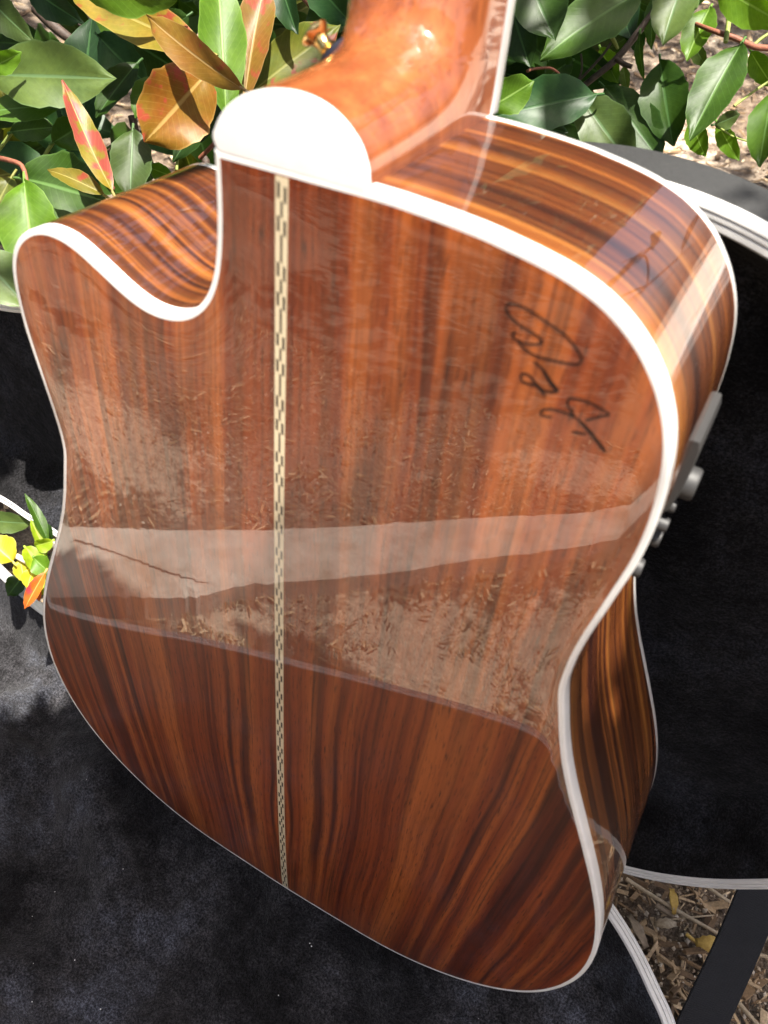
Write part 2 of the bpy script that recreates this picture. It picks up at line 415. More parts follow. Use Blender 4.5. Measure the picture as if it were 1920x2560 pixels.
c = ramp(t, n1, [(0.32, (0.34, 0.28, 0.22)), (0.5, (0.54, 0.47, 0.40)), (0.68, (0.70, 0.64, 0.56))])
c = mix(t, 1.0, c, ramp(t, n2, [(0.3, 0.8), (0.7, 1.12)]), 'MULTIPLY')
t.links.new(c, b.inputs['Base Color']); b.inputs['Roughness'].default_value = 0.9
bump(t, n2, 0.5, 0.002, b)
M_CONC = m

m, t, b, o = new_mat('pale_stucco')
n1 = noise(t, coords(t), 4, 5, 0.6); n2 = noise(t, coords(t), 120, 3, 0.6)
t.links.new(mix(t, 1.0, ramp(t, n1, [(0.3, (0.72, 0.60, 0.48)), (0.7, (0.82, 0.72, 0.60))]), ramp(t, n2, [(0.3, 0.9), (0.7, 1.05)]), 'MULTIPLY'), b.inputs['Base Color'])
b.inputs['Roughness'].default_value = 0.9; bump(t, n2, 0.4, 0.004, b)
M_STUCCO = m
# ================================================================ GUITAR
_IN = [-23.8,505.5,-23.8,499.5,-23.9,493.5,-24.1,487.5,-24.5,481.5,-25.1,475.5,-26,469.6,-27.3,463.8,-29.3,458.1,-32,452.8,-35.7,448,-40.2,444,-45.3,441,-51,439.1,-56.9,438.3,-62.9,438.5,-68.7,439.8,-74.3,442,-79.7,444.7,-84.9,447.6,-90.2,450.4,-95.5,453.1,-101.2,455.2,-107.1,456.1,-113,455.8,-118.8,454,-123.9,451,-128.4,447,-131.8,442.2,-134.2,436.6,-135.5,430.8,-136.1,424.8,-136.3,418.8,-136.3,412.8,-136,406.9,-135.4,400.9,-134.7,394.9,-133.9,389,-133,383.1,-132.2,377.1,-131.3,371.2,-130.5,365.3,-129.8,359.3,-129.3,353.3,-129.2,347.3,-129.5,341.4,-130.6,335.5,-132.1,329.7,-133.6,323.9,-135.1,318.1,-136.6,312.3,-138.3,306.5,-140.1,300.8,-142,295.1,-144.1,289.5,-146.3,283.9,-148.5,278.4,-150.9,272.8,-153.3,267.4,-155.8,261.9,-158.2,256.4,-160.7,251,-163.1,245.5,-165.6,240,-168,234.5,-170.4,229,-172.7,223.5,-175,218,-177.2,212.4,-179.3,206.8,-181.3,201.1,-183.2,195.4,-184.9,189.7,-186.5,183.9,-188,178.1,-189.2,172.2,-190.3,166.3,-191.2,160.4,-191.9,154.5,-192.4,148.5,-192.7,142.5,-192.7,136.5,-192.5,130.5,-192,124.5,-191.3,118.6,-190.3,112.7,-189.1,106.8,-187.6,101,-185.9,95.3,-183.9,89.6,-181.7,84,-179.2,78.6,-176.4,73.3,-173.4,68.1,-170.1,63.1,-166.5,58.3,-162.7,53.6,-158.7,49.2,-154.5,45,-150.1,40.9,-145.5,37,-140.7,33.4,-135.8,29.9,-130.8,26.7,-125.6,23.6,-120.3,20.8,-115,18.2,-109.5,15.8,-103.9,13.5,-98.3,11.5,-92.5,9.8,-86.7,8.3,-80.9,7,-74.9,6,-69,5.2,-63,4.7,-57.1,4.2,-51.1,3.8,-45.1,3.5,-39.1,3.2,-33.1,2.9,-27.1,2.6,-21.1,2.3,-15.2,2.1,-9.2,1.9,-3.2,1.8,2.8,1.8,8.8,1.9,14.8,2.1,20.8,2.3,26.8,2.6,32.8,2.8,38.8,3.1,44.8,3.5,50.7,3.8,56.7,4.2,62.7,4.6,68.7,5.2,74.6,6,80.5,7,86.4,8.2,92.2,9.7,97.9,11.4,103.6,13.4,109.2,15.6,114.6,18,120,20.7,125.3,23.5,130.5,26.5,135.5,29.7,140.5,33.2,145.2,36.8,149.8,40.7,154.2,44.7,158.5,49,162.5,53.4,166.3,58,169.9,62.8,173.2,67.8,176.3,73,179.1,78.3,181.6,83.7,183.8,89.3,185.8,94.9,187.6,100.7,189,106.5,190.3,112.3,191.3,118.3,192,124.2,192.5,130.2,192.7,136.2,192.7,142.2,192.4,148.2,192,154.1,191.3,160.1,190.4,166,189.3,171.9,188,177.8,186.6,183.6,185,189.4,183.3,195.1,181.4,200.8,179.4,206.5,177.3,212.1,175.1,217.7,172.9,223.2,170.5,228.7,168.1,234.2,165.7,239.7,163.3,245.2,160.8,250.6,158.4,256.1,155.9,261.6,153.5,267.1,151,272.5,148.7,278,146.4,283.6,144.2,289.2,142.1,294.8,140.2,300.5,138.4,306.2,136.7,311.9,135.2,317.7,133.7,323.5,132.2,329.3,130.8,335.2,129.9,341.1,129.7,347.1,129.8,353.1,130,359.1,130.5,365,131.1,371,131.9,377,132.8,382.9,133.7,388.8,134.5,394.7,135.4,400.7,136.3,406.6,137.1,412.5,137.6,418.5,137.9,424.5,137.9,430.5,137.6,436.5,137.1,442.5,136.3,448.4,135.3,454.3,133.8,460.1,131.8,465.8,129.2,471.2,126.2,476.3,122.6,481.1,118.6,485.6,114.1,489.5,109.2,492.9,103.9,495.8,98.3,498,92.6,499.8,86.7,501.1,80.8,502.2,74.9,503.1,69,504,63,504.6,57.1,505.1,51.1,505.5,45.1,505.8,39.1,506.1,33.1,506.2,27.1,506.2,21.1,506.1,15.1,506,9.1,505.9,3.1,505.9,-2.9,505.8,-8.9,505.7,-14.8,505.6,-20.8,505.5]
IN0 = [Vector((_IN[i], _IN[i+1], 0)) for i in range(0, len(_IN), 2)]        # inner edge of the back binding, mm
INN = catmull(IN0, 2)
nP = len(INN)
def offs(dist):
    out = []
    for i, p in enumerate(INN):
        t = INN[min(i+1, nP-1)] - INN[max(i-1, 0)]; t.normalize()
        out.append(p + Vector((t.y, -t.x, 0)) * (-dist if OSIGN < 0 else dist))
    # sharp corner at the neck end of the cutaway
    c = INN[0] + Vector((-1, 1, 0)) * dist
    out[0] = c.copy(); out[-1] = c.copy()
    return out
OSIGN = 1
_low = min(range(nP), key=lambda i: INN[i].y)
if offs(2.0)[_low].y > INN[_low].y: OSIGN = -1
def depth_at(y): return 122.0 + (98.0 - 122.0) * y / 508.0

# dome of the back: membrane held at the outline
STEP = 4.0; X0, Y0 = -204.0, -8.0; NX, NY = 103, 132
poly = np.array([(p.x, p.y) for p in INN])
gx, gy = np.meshgrid(X0 + STEP*np.arange(NX), Y0 + STEP*np.arange(NY))
inside = np.zeros(gx.shape, bool)
x1, y1 = poly[:, 0], poly[:, 1]; x2, y2 = np.roll(x1, -1), np.roll(y1, -1)
for a, b_, c_, d2 in zip(x1, y1, x2, y2):
    if b_ == d2: continue
    cond = (b_ > gy) != (d2 > gy)
    inside ^= cond & (gx < (c_-a)*(gy-b_)/(d2-b_)+a)
Z = np.zeros(gx.shape)
for k in range(2600):
    Z = np.where(inside, 0.25*(np.roll(Z, 1, 0)+np.roll(Z, -1, 0)+np.roll(Z, 1, 1)+np.roll(Z, -1, 1)) + 1.0, 0.0)
Z *= 4.6 / Z.max()
for k in range(3):
    Z = np.where(inside, 0.2*(Z+np.roll(Z, 1, 0)+np.roll(Z, -1, 0)+np.roll(Z, 1, 1)+np.roll(Z, -1, 1)), Z)
def dome(x, y):
    fx = (x-X0)/STEP; fy = (y-Y0)/STEP
    i = int(min(max(fx, 0), NX-2)); j = int(min(max(fy, 0), NY-2)); u = fx-i; v = fy-j
    return float(Z[j, i]*(1-u)*(1-v)+Z[j, i+1]*u*(1-v)+Z[j+1, i]*(1-u)*v+Z[j+1, i+1]*u*v)
def dome_s(x, y):
    return (dome(x, y)*2+dome(x+5, y)+dome(x-5, y)+dome(x, y+5)+dome(x, y-5))/6

guitar = bpy.data.objects.new('acoustic_guitar', None)
link(guitar); guitar.matrix_world = M3.to_4x4()
tag(guitar, 'cutaway acoustic guitar with glossy striped rosewood back and white binding, standing on its tail', 'guitar')
mm = 0.001
# --- back plate
vin = [Vector((p.x, p.y)) for p in INN[:-1]]
edges = [(i, (i+1) % len(vin)) for i in range(len(vin))]
pts = list(vin)
A2 = np.array([(p.x, p.y) for p in vin])
yy = 3.0
while yy < 505:
    xx = -194.0
    while xx < 195:
        i = int(round((xx-X0)/STEP)); j = int(round((yy-Y0)/STEP))
        if inside[j, i] and ((A2-[xx, yy])**2).sum(1).min() > 9.0: pts.append(Vector((xx, yy)))
        xx += 5.0
    yy += 5.0
res = delaunay_2d_cdt(pts, edges, [], 1, 1e-4)
cv, cf = res[0], res[2]
nb = len(vin)
V = []; NR = []
edge_set = {(round(p.x, 3), round(p.y, 3)): k for k, p in enumerate(vin)}
for p in cv:
    k = edge_set.get((round(p.x, 3), round(p.y, 3)))
    z = 0.0 if k is not None else dome_s(p.x, p.y)
    V.append(Vector((p.x, p.y, z))*mm)
    e = 9.0
    dzx = (dome_s(p.x+e, p.y)-dome_s(p.x-e, p.y))/(2*e); dzy = (dome_s(p.x, p.y+e)-dome_s(p.x, p.y-e))/(2*e)
    nrm = Vector((-dzx, -dzy, 1)).normalized()
    dmin = math.sqrt(((A2-[p.x, p.y])**2).sum(1).min())
    if dmin < 7.0:                               # buffed roll-off of the lacquer near the edge
        kk = int(((A2-[p.x, p.y])**2).sum(1).argmin())
        t_ = vin[(kk+1) % nb]-vin[kk-1]; t_.normalize()
        on = Vector((t_.y, -t_.x, 0))*(1 if OSIGN > 0 else -1)
        nrm = (nrm + on*0.10*(1-dmin/7.0)**2).normalized()
    NR.append(nrm)
UV = [((abs(v.x)*10 + 0.35*v.y) if v.x < 0 else v.x*10, v.y*10) for v in V]
UV = [(abs(v.x)*10*(1-0.62*0.31*math.tanh(max(0, v.y)/0.31)) + (0.006 if v.x < 0 else 0), v.y*10) for v in V]
back = mesh_obj('back_plate', V, [tuple(f) for f in cf], M_BACK, guitar, uvs=UV)
if back.data.polygons[0].normal.z < 0: back.data.flip_normals()
back.data.normals_split_custom_set_from_vertices([tuple(n) for n in NR])
back['label'] = 'book-matched glossy striped rosewood back'

# --- ribs (sides) and bindings swept along the outline
def sweep(name, prof, mat, parent, uvf=None, sharp=35, closed=True):
    """prof(i, y) -> list of (inset, z) mm from the outer outline"""
    rows = []; uvs = []
    s = 0.0
    cache = {}
    for i in range(nP):
        y = OUTL[i].y
        pr = prof(y)
        if i: s += (OUTL[i]-OUTL[i-1]).length
        for (ins, z) in pr:
            if ins not in cache: cache[ins] = offs(2.5-ins)
            q = cache[ins][i]
            rows.append(Vector((q.x, q.y, z))*mm); uvs.append(uvf(s, z) if uvf else (s*0.01, z*0.01))
    k = len(prof(0)); F = []
    for i in range(nP-1):
        for j in range(k-1):
            a = i*k+j; F.append((a, a+1, a+k+1, a+k))
    o = mesh_obj(name, rows, F, mat, parent, sharp=sharp, uvs=uvs)
    bm = bmesh.new(); bm.from_mesh(o.data); bmesh.ops.recalc_face_normals(bm, faces=bm.faces[:])
    bm.to_mesh(o.data); bm.free()
    o.data.set_sharp_from_angle(angle=math.radians(sharp))
    return o
OUTL = offs(2.5)
rib = sweep('side_rib', lambda y: [(0.05, -6.4), (0.05, -30), (0.05, -60), (0.05, -85), (0.05, -(depth_at(y)-4.6))], M_SIDE, guitar,
            uvf=lambda s, z: (z*0.016 + 0.06*math.sin(s*0.011), s*0.01))
rib['label'] = 'glossy striped rosewood side'
bb_ = sweep('back_binding', lambda y: [(2.5, -0.6), (2.5, 0.02), (1.2, 0.03), (0.55, -0.12), (0.15, -0.55), (0.0, -1.2), (0.0, -6.5), (1.0, -6.5)], M_BIND, guitar)
fb_ = sweep('front_binding', lambda y: [(1.0, -(depth_at(y)-4.7)), (0.0, -(depth_at(y)-4.7)), (0.0, -(depth_at(y)-0.9)), (0.3, -(depth_at(y)-0.2)), (1.0, -depth_at(y)), (2.5, -depth_at(y)), (2.5, -(depth_at(y)-1))], M_BIND, guitar)
# --- soundboard
res = delaunay_2d_cdt(vin, edges, [], 1, 1e-4)
o = mesh_obj('soundboard', [Vector((p.x, p.y, -depth_at(p.y)+0.3))*mm for p in res[0]], [tuple(f) for f in res[2]], M_TOP, guitar, smooth=False)

# --- centre marquetry strip: one long strip with black tiles let into it
cs = []
W0 = 2.45
ys = [2.4 + i*(505.4-2.4)/110 for i in range(111)]
Vs = []; Fs = []
def strip_z(x, y, h): return (dome_s(x, y) if y > 3 else 0.0) + h
for y in ys:
    for x in (-W0, -W0*0.5, 0, W0*0.5, W0): Vs.append(Vector((x, y, strip_z(x, y, 0.10)))*mm)
for i in range(110):
    for j in range(4):
        a = i*5+j; Fs.append((a, a+1, a+6, a+5))
strip = mesh_obj('centre_strip', Vs, Fs, M_IVORY, guitar)
strip['label'] = 'cream marquetry strip set with black tiles'
def tile(xc, w, ya, yb, sk):
    n = 3; Vt = []; Ft = []
    for k in range(n+1):
        y = ya + (yb-ya)*k/n
        for x, z in ((xc-w/2, 0.13), (xc+w/2, 0.13)):
            yk = y - sk*(x)
            Vt.append(Vector((x, yk, strip_z(x, yk, z)))*mm)
    for k in range(n): Ft.append((k*2, k*2+1, k*2+3, k*2+2))
    mesh_obj('inlay_tile', Vt, Ft, M_INK, strip)
y = 503.0
k = 0
while y > 8:
    for (off, ln, kind) in ((0, 5.0, 'pair'), (5.2, 5.2, 'mid'), (10.6, 5.0, 'pair'), (15.8, 9.6, 'mid')):
        a, b2 = y-off, y-off-ln
        if b2 < 5: continue
        if kind == 'pair':
            tile(-1.25, 1.08, b2, a, 0.45); tile(1.25, 1.08, b2, a, 0.45)
        else:
            tile(0.0, 0.92, b2+0.1, a-0.1, 0.45)
    y -= 25.9

# --- heel and neck
W = 27.0
YH = [(0, 529.6), (-20, 530.2), (-40, 531.5), (-52, 533.5), (-60, 537), (-66, 542), (-71, 551), (-75, 566), (-78, 590), (-79.4, 640), (-80, 720), (-80.6, 980)]
def yh(z):
    if z >= 0: return 529.6
    for (z0, y0), (z1, y1) in zip(YH, YH[1:]):
        if z >= z1: return y0+(y1-y0)*(z0-z)/(z0-z1)
    return 2000.0
def ztop(y):
    if y < 529.6: return 2.0
    lo, hi = -82.0, 0.0
    for _ in range(40):
        m_ = (lo+hi)/2
        if yh(m_) > y: lo = m_
        else: hi = m_
    return lo
def heel_w(y, z):
    q = (y-507.5)/(yh(z)-507.5)
    return 27.0*math.sqrt(max(0.0, 1-max(0, q)**2.2))
def neck_w(z): return 27.0*math.sqrt(max(0.0, 1-((z+98)/17.4)**2)) if z < -80.6 else 0.0
ST2 = [507.6, 508.5, 510, 512, 514, 516, 518, 520, 522, 524, 525.5, 527, 528, 528.8, 529.5, 529.9, 530.3, 530.8, 531.3, 532, 533, 534, 535.5, 537, 539, 541, 543.5, 546.5, 550, 555, 561, 568, 577, 590, 605, 625, 650, 690, 740, 800, 880, 960]
Vn = []; Fn = []; K = 56
for y in ST2:
    zt = ztop(y)
    half = []
    for k in range(K//2):
        z = -98.0 + (zt+98.0)*math.sin(math.pi/2*k/(K//2))
        a_, b_ = (heel_w(y, z) if z > -97 else 27.0), neck_w(z)
        w_ = max(a_, b_) + 1.2*math.exp(-abs(a_-b_)/2.0)*(1 if 2 < min(a_, b_) < 26 else 0)
        half.append((min(w_, 27.0), z))
    prof = half + [(0.0, zt)] + [(-x, z) for x, z in half[::-1]]
    for (x, z) in prof:
        Vn.append(Vector((x + 2.4*min(1, max(0, (z+98)/98)), y, z))*mm)
for i in range(len(ST2)-1):
    for k in range(K):
        a = i*(K+1)+k; Fn.append((a, a+1, a+K+2, a+K+1))
    a = i*(K+1); Fn.append((a, a+K+1, a+2*K+1, a+K))
me = bpy.data.meshes.new('neck'); me.from_pydata([tuple(v) for v in Vn], [], Fn)
bm = bmesh.new(); bm.from_mesh(me)
bmesh.ops.bisect_plane(bm, geom=bm.verts[:]+bm.edges[:]+bm.faces[:], plane_co=(0, 0, -2.6*mm), plane_no=(0, 0, 1), clear_outer=True)
# heel-cap outline = the cut
be = [e for e in bm.edges if e.is_boundary and all(abs(v.co.z+2.6*mm) < 1e-6 for v in e.verts)]
capv = sorted({v for e in be for v in e.verts}, key=lambda v: math.atan2(v.co.y-0.512, v.co.x-0.0024))
cap_pts = [v.co.copy() for v in capv]
bmesh.ops.holes_fill(bm, edges=be)
bmesh.ops.recalc_face_normals(bm, faces=bm.faces[:])
bm.to_mesh(me); bm.free()
me.polygons.foreach_set('use_smooth', [True]*len(me.polygons)); me.set_sharp_from_angle(angle=math.radians(40))
me.materials.append(M_NECK)
neck = link(bpy.data.objects.new('neck', me), guitar)
neck['label'] = 'reddish mahogany neck and curved heel'
# heel cap: white plastic plate
cap_pts = [p for p in cap_pts if p.y > 0.5083]
cc = [(-27+2.4, 507.3), (-26.3, 511.0), (-25.0, 514.6), (-22.4, 518.8), (-18.6, 522.6), (-13.6, 525.9), (-7.6, 528.2), (-1.0, 529.5), (5.6, 529.8), (12.0, 528.9), (17.6, 526.8), (22.4, 523.6), (26.2, 519.6), (28.4, 515.2), (29.3, 511.6), (29.7, 507.3)]
oc = catmull([Vector((a, b2, 0)) for a, b2 in cc], 4)
bm = bmesh.new()
cen = Vector((2.4, 512, 0))
rings = []
for (ins, z) in ((0.0, -2.6), (0.0, -0.15), (0.25, 0.02), (0.8, 0.05)):
    rings.append([bm.verts.new(Vector((p.x+(cen.x-p.x)*ins/27, p.y+(cen.y-p.y)*ins/20, z))*mm) for p in oc])
for a, b2 in zip(rings, rings[1:]):
    for k in range(len(oc)):
        k2 = (k+1) % len(oc); bm.faces.new((a[k], a[k2], b2[k2], b2[k]))
bm.faces.new(rings[-1]); bm.faces.new(rings[0][::-1])
bmesh.ops.recalc_face_normals(bm, faces=bm.faces[:])
me = bpy.data.meshes.new('heel_cap'); bm.to_mesh(me); bm.free()
me.polygons.foreach_set('use_smooth', [True]*len(me.polygons)); me.set_sharp_from_angle(angle=math.radians(50)); me.materials.append(M_BIND)
cap = link(bpy.data.objects.new('heel_cap', me), neck)
cap['label'] = 'white half-round heel cap'
# fretboard with white edge binding
fb = box_obj('fretboard', (-25.4*mm, 0.38, -0.1045), (25.4*mm, 0.96, -0.0982), M_EBONY, guitar)
for sx in (-1, 1):
    a, b2 = sorted((sx*25.4*mm, sx*27.4*mm))
    box_obj('fretboard_binding', (a, 0.50835, -0.1046), (b2, 0.96, -0.0975), M_BIND, fb, 0.0004)
# strap button on the heel, gold with felt washer
def lathe(name, prof, mat, parent, axis_o, axis_d, seg=20):
    axis_d = axis_d.normalized(); a = axis_d.orthogonal().normalized(); b2 = axis_d.cross(a)
    Vv = []; Ff = []
    for (r_, h) in prof:
        for k in range(seg):
            w = 2*math.pi*k/seg
            Vv.append((axis_o + axis_d*h + a*(r_*math.cos(w)) + b2*(r_*math.sin(w)))*mm)
    for i in range(len(prof)-1):
        for k in range(seg):
            Ff.append((i*seg+k, i*seg+(k+1) % seg, (i+1)*seg+(k+1) % seg, (i+1)*seg+k))
    Ff.append(tuple((len(prof)-1)*seg+k for k in range(seg)))
    return mesh_obj(name, Vv, Ff, mat, parent, sharp=40)
bo = Vector((-20.5, 524.5, -63.0)); bd = Vector((-0.80, 0.58, 0.02))
sb = lathe('strap_button', [(2.6, -2), (2.6, 2.4), (4.6, 2.4), (4.9, 3.0), (3.2, 4.4), (2.7, 6.0), (3.0, 8.2), (5.4, 10.2), (5.7, 11.2), (5.0, 12.0), (2.0, 12.3), (1.4, 11.8), (0.3, 11.8)], M_GOLD, guitar, bo, bd)
sb['label'] = 'gold strap button on the heel'
lathe('felt_washer', [(2.6, 0.2), (7.2, 0.2), (7.4, 1.1), (7.2, 2.1), (2.6, 2.2)], M_FELT, sb, bo, bd)

# --- preamp control panel on the side rib
def side_x(y):
    best = None
    for i in range(nP-1):
        p, q = OUTL[i], OUTL[i+1]
        if p.x > 60 and (p.y-y)*(q.y-y) <= 0 and p.y != q.y:
            x = p.x + (q.x-p.x)*(y-p.y)/(q.y-p.y)
            best = x if best is None else max(best, x)
    return best
Vp = []; Fp = []
zs = [(-47, 0.0), (-47, 1.7), (-48, 2.2), (-84, 2.2), (-85, 1.7), (-85, 0.0)]
Ys = [361 + i*(436-361)/24 for i in range(25)]
for i, y in enumerate(Ys):
    e = -0.8 if i in (0, 24) else 0
    t_h = 1.0 if y > 404 else 0.0
    for (z, h) in zs: Vp.append(Vector((side_x(y) + (h+t_h if h else -0.5) + (e if h else 0), y, z))*mm)
for i in range(24):
    for j in range(5):
        a = i*6+j; Fp.append((a, a+1, a+7, a+6))
Fp.append(tuple(range(6))); Fp.append(tuple(24*6+j for j in range(6))[::-1])
panel = mesh_obj('control_panel', Vp, Fp, M_GREY, guitar, sharp=35)
panel['label'] = 'grey control panel with knobs on the side'
for (y, rr, hh, zc) in ((410, 6.6, 5.6, -60), (400, 2.6, 3.0, -56), (391, 3.0, 4.4, -55), (381, 3.8, 5.4, -58), (374, 2.2, 2.6, -54), (367, 4.2, 5.2, -53)):
    x = side_x(y)+2.5
    kn = lathe('knob', [(rr, 0), (rr, hh*0.8), (rr*0.9, hh), (rr*0.5, hh+0.2), (0.3, hh+0.2)], M_GREY, panel, Vector((x, y, zc)), Vector((1, 0.0, 0)), 24)
    for q in range(2):
        pass
# --- signature in black marker
SIGS = [
 ([(610,590),(520,530),(420,470),(330,390),(275,310),(275,260),(330,240),(430,270),(540,330),(700,440),(860,550),(980,680),(1050,800),(1020,870),(900,860),(750,830),(600,790),(470,720),(410,650),(350,590),(340,550),(395,545)], 0.85),
 ([(585,565),(620,600),(650,650),(560,665),(450,650),(400,620)], 0.8),
 ([(550,840),(620,890),(680,960),(740,1050),(810,1140),(760,1160),(660,1140),(600,1090),(550,1030),(500,980),(440,970),(425,1010),(450,1055),(530,1080),(590,1100),(640,1150),(680,1210)], 0.9),
 ([(660,930),(690,990),(735,1070),(790,1145)], 1.3),
 ([(990,1410),(960,1380),(920,1310),(910,1250),(950,1225),(1050,1240),(1180,1290),(1340,1390),(1250,1410),(1150,1440),(1090,1445)], 0.85),
 ([(760,1425),(640,1395),(640,1355),(720,1335),(840,1360),(960,1410),(1060,1480),(1130,1560)], 0.85),
 ([(1040,1465),(1130,1560),(1210,1660),(1310,1790)], 1.5),
 ([(950,1570),(1050,1585),(1100,1600)], 0.9)]
def on_back(u, v, h=0.0):
    D = CAMR.transposed() @ Vector(((u-960)/FPX, (v-1280)/FPX, 1.0))
    z = 3.0
    for k in range(5):
        s_ = (z - CAMC.z)/D.z; P = CAMC + D*s_; z = dome_s(P.x, P.y)+h
    return P
sigV = []; sigF = []
for pl, wd in SIGS:
    C = catmull([on_back(1200+x*0.2411, 700+y_*0.2411, 0.06) for x, y_ in pl], 6)
    base = len(sigV)
    for i, p in enumerate(C):
        t_ = (C[min(i+1, len(C)-1)]-C[max(i-1, 0)]); t_.z = 0; t_.normalize()
        nn = Vector((-t_.y, t_.x, 0)); tap = min(1, 0.35+0.3*min(i, len(C)-1-i))
        for s2 in (-1, 1):
            q = p + nn*(s2*wd*0.35*tap); q.z = dome_s(q.x, q.y)+0.16; sigV.append(q*mm)
    for i in range(len(C)-1):
        a = base+2*i; sigF.append((a, a+1, a+3, a+2))
sig = mesh_obj('signature', sigV, sigF, M_MARK, guitar)
sig['label'] = 'handwritten signature in black marker'
# ================================================================ GUITAR CASE
case = empty('guitar_case', tuple(G(0, 5, -135)))
tag(case, 'open hard guitar case lined with black plush, white rim and dark grey covering', 'guitar case')
bpy.context.view_layer.update()
case_inv = Matrix.Translation(-case.location)
def inside_poly(P, x, y):
    c = False; j = len(P)-1
    for i in range(len(P)):
        if (P[i][1] > y) != (P[j][1] > y) and x < (P[j][0]-P[i][0])*(y-P[i][1])/(P[j][1]-P[i][1])+P[i][0]: c = not c
        j = i
    return c
def outward(C):
    area = sum(C[i].x*C[(i+1) % len(C)].y - C[(i+1) % len(C)].x*C[i].y for i in range(len(C)))
    sg = 1 if area > 0 else -1
    out = []
    for i in range(len(C)):
        t_ = C[(i+1) % len(C)]-C[i-1]; t_.normalize(); out.append(Vector((t_.y, -t_.x, 0))*sg)
    return out
def shell(curve, depth, to_world, parent, lining_depth, lump, trimw=11.0, rad=18.0, seed=0, plush_m=None):
    """tray whose rim is `curve` (local z = 0) and whose floor lies at -depth; returns parts"""
    C = catmull([Vector((a, b2, 0)) for a, b2 in curve], 8, closed=True); n = len(C); O = outward(C)
    ctr = Vector((sum(p.x for p in C)/n, sum(p.y for p in C)/n, 0))
    # outer covering
    prof = [(trimw*0.5, -2.0), (trimw*0.5+1, -8), (trimw*0.5+1, -(depth-rad))]
    for k in range(1, 6):
        w = math.pi/2*k/5; prof.append((trimw*0.5+1-rad*(1-math.cos(w)), -(depth-rad)-rad*math.sin(w)))
    V = []; F = []
    for (o_, z) in prof:
        for p, q in zip(C, O): V.append(to_world(p+q*o_+Vector((0, 0, z)), ))
    for i in range(len(prof)-1):
        for k in range(n): k2 = (k+1) % n; F.append((i*n+k, i*n+k2, (i+1)*n+k2, (i+1)*n+k))
    F.append(tuple((len(prof)-1)*n+k for k in range(n)))
    sh = mesh_obj('outer_shell', V, F, M_VINYL, parent, sharp=40)
    # rim trim with grooves
    h = trimw/2
    prof = [(-h, -5), (-h, 1.0), (-h*0.75, 2.4), (-h*0.30, 2.4), (-h*0.22, 1.3), (-h*0.06, 1.3), (h*0.02, 2.6), (h*0.32, 2.6), (h*0.40, 1.8), (h*0.55, 1.8), (h*0.62, 2.8), (h*0.9, 2.6), (h+0.8, 1.2), (h+1.3, 0.2), (h+1.4, -3.5), (h, -3.5)]
    V = []; F = []
    for (o_, z) in prof:
        for p, q in zip(C, O): V.append(to_world(p+q*o_+Vector((0, 0, z))))
    for i in range(len(prof)-1):
        for k in range(n): k2 = (k+1) % n; F.append((i*n+k, i*n+k2, (i+1)*n+k2, (i+1)*n+k))
    tr = mesh_obj('rim_trim', V, F, M_TRIM, parent, sharp=30)
    # plush lining: concentric rings from the rim down the wall and across the floor
    V = []; F = []
    ins = [h+0.2, h+1.5, h+3, h+5, h+8, h+12, h+17, h+23, h+30]
    dep = [1.5, -1.5, -7, -16, -30, -44, -56, -64, -68]
    sc_ = lining_depth/68.0
    rings = []
    P = [c_.copy() for c_ in C]
    for a, z in zip(ins, dep):
        rings.append([(c_ - o_*a, z*sc_ if z < 0 else z) for c_, o_ in zip(C, O)])
    for ri, ring in enumerate(rings):
        for (p, z) in ring:
            am = min(1, max(0, (ri-2)/6))
            V.append(to_world(Vector((p.x, p.y, z + lump(p.x, p.y)*am))))
    for i in range(len(rings)-1):
        for k in range(n): k2 = (k+1) % n; F.append((i*n+k, i*n+k2, (i+1)*n+k2, (i+1)*n+k))
    last = [Vector((p.x, p.y)) for p, z in rings[-1]]
    LA = np.array([(p.x, p.y) for p in last]); pts2 = list(last); g = 7.0
    yv = LA[:, 1].min()+2
    while yv < LA[:, 1].max():
        xv = LA[:, 0].min()+2
        while xv < LA[:, 0].max():
            if ((LA-[xv, yv])**2).sum(1).min() > (g*0.6)**2: pts2.append(Vector((xv, yv)))
            xv += g
        yv += g
    rs = delaunay_2d_cdt(pts2, [(i, (i+1) % n) for i in range(n)], [], 1, 1e-4)
    b0 = len(V)
    for p in rs[0]: V.append(to_world(Vector((p.x, p.y, -68*sc_ + lump(p.x, p.y)))))
    F += [tuple(b0+q for q in f) for f in rs[2]]
    # weld the floor to the wall
    bmw = bmesh.new(); vv = [bmw.verts.new(v) for v in V]
    for f in F:
        try: bmw.faces.new([vv[q] for q in f])
        except ValueError: pass
    bmesh.ops.remove_doubles(bmw, verts=bmw.verts[:], dist=0.0002); bmesh.ops.recalc_face_normals(bmw, faces=bmw.faces[:])
    bmw.verts.index_update(); V = [v.co.copy() for v in bmw.verts]; F = [tuple(q.index for q in f.verts) for f in bmw.faces]; bmw.free()
    ln = mesh_obj('plush_lining', V, F, plush_m or M_PLUSH, parent)
    return sh, tr, ln
def spine(x, ctr, C):
    xs = min(max(x, min(p.x for p in C)+150), max(p.x for p in C)-150)
    ysr = [p.y for p in C if abs(p.x-xs) < 25]
    return Vector((xs, (min(ysr)+max(ysr))/2, 0))
from mathutils import noise as mnoise
def fbm(x, y, s, seed=0): return mnoise.fractal(Vector((x*s+seed, y*s-seed, seed*0.7)), 0.9, 2.0, 4)
def sstep(a, b2, x):
    t_ = min(1, max(0, (x-a)/(b2-a))); return t_*t_*(3-2*t_)
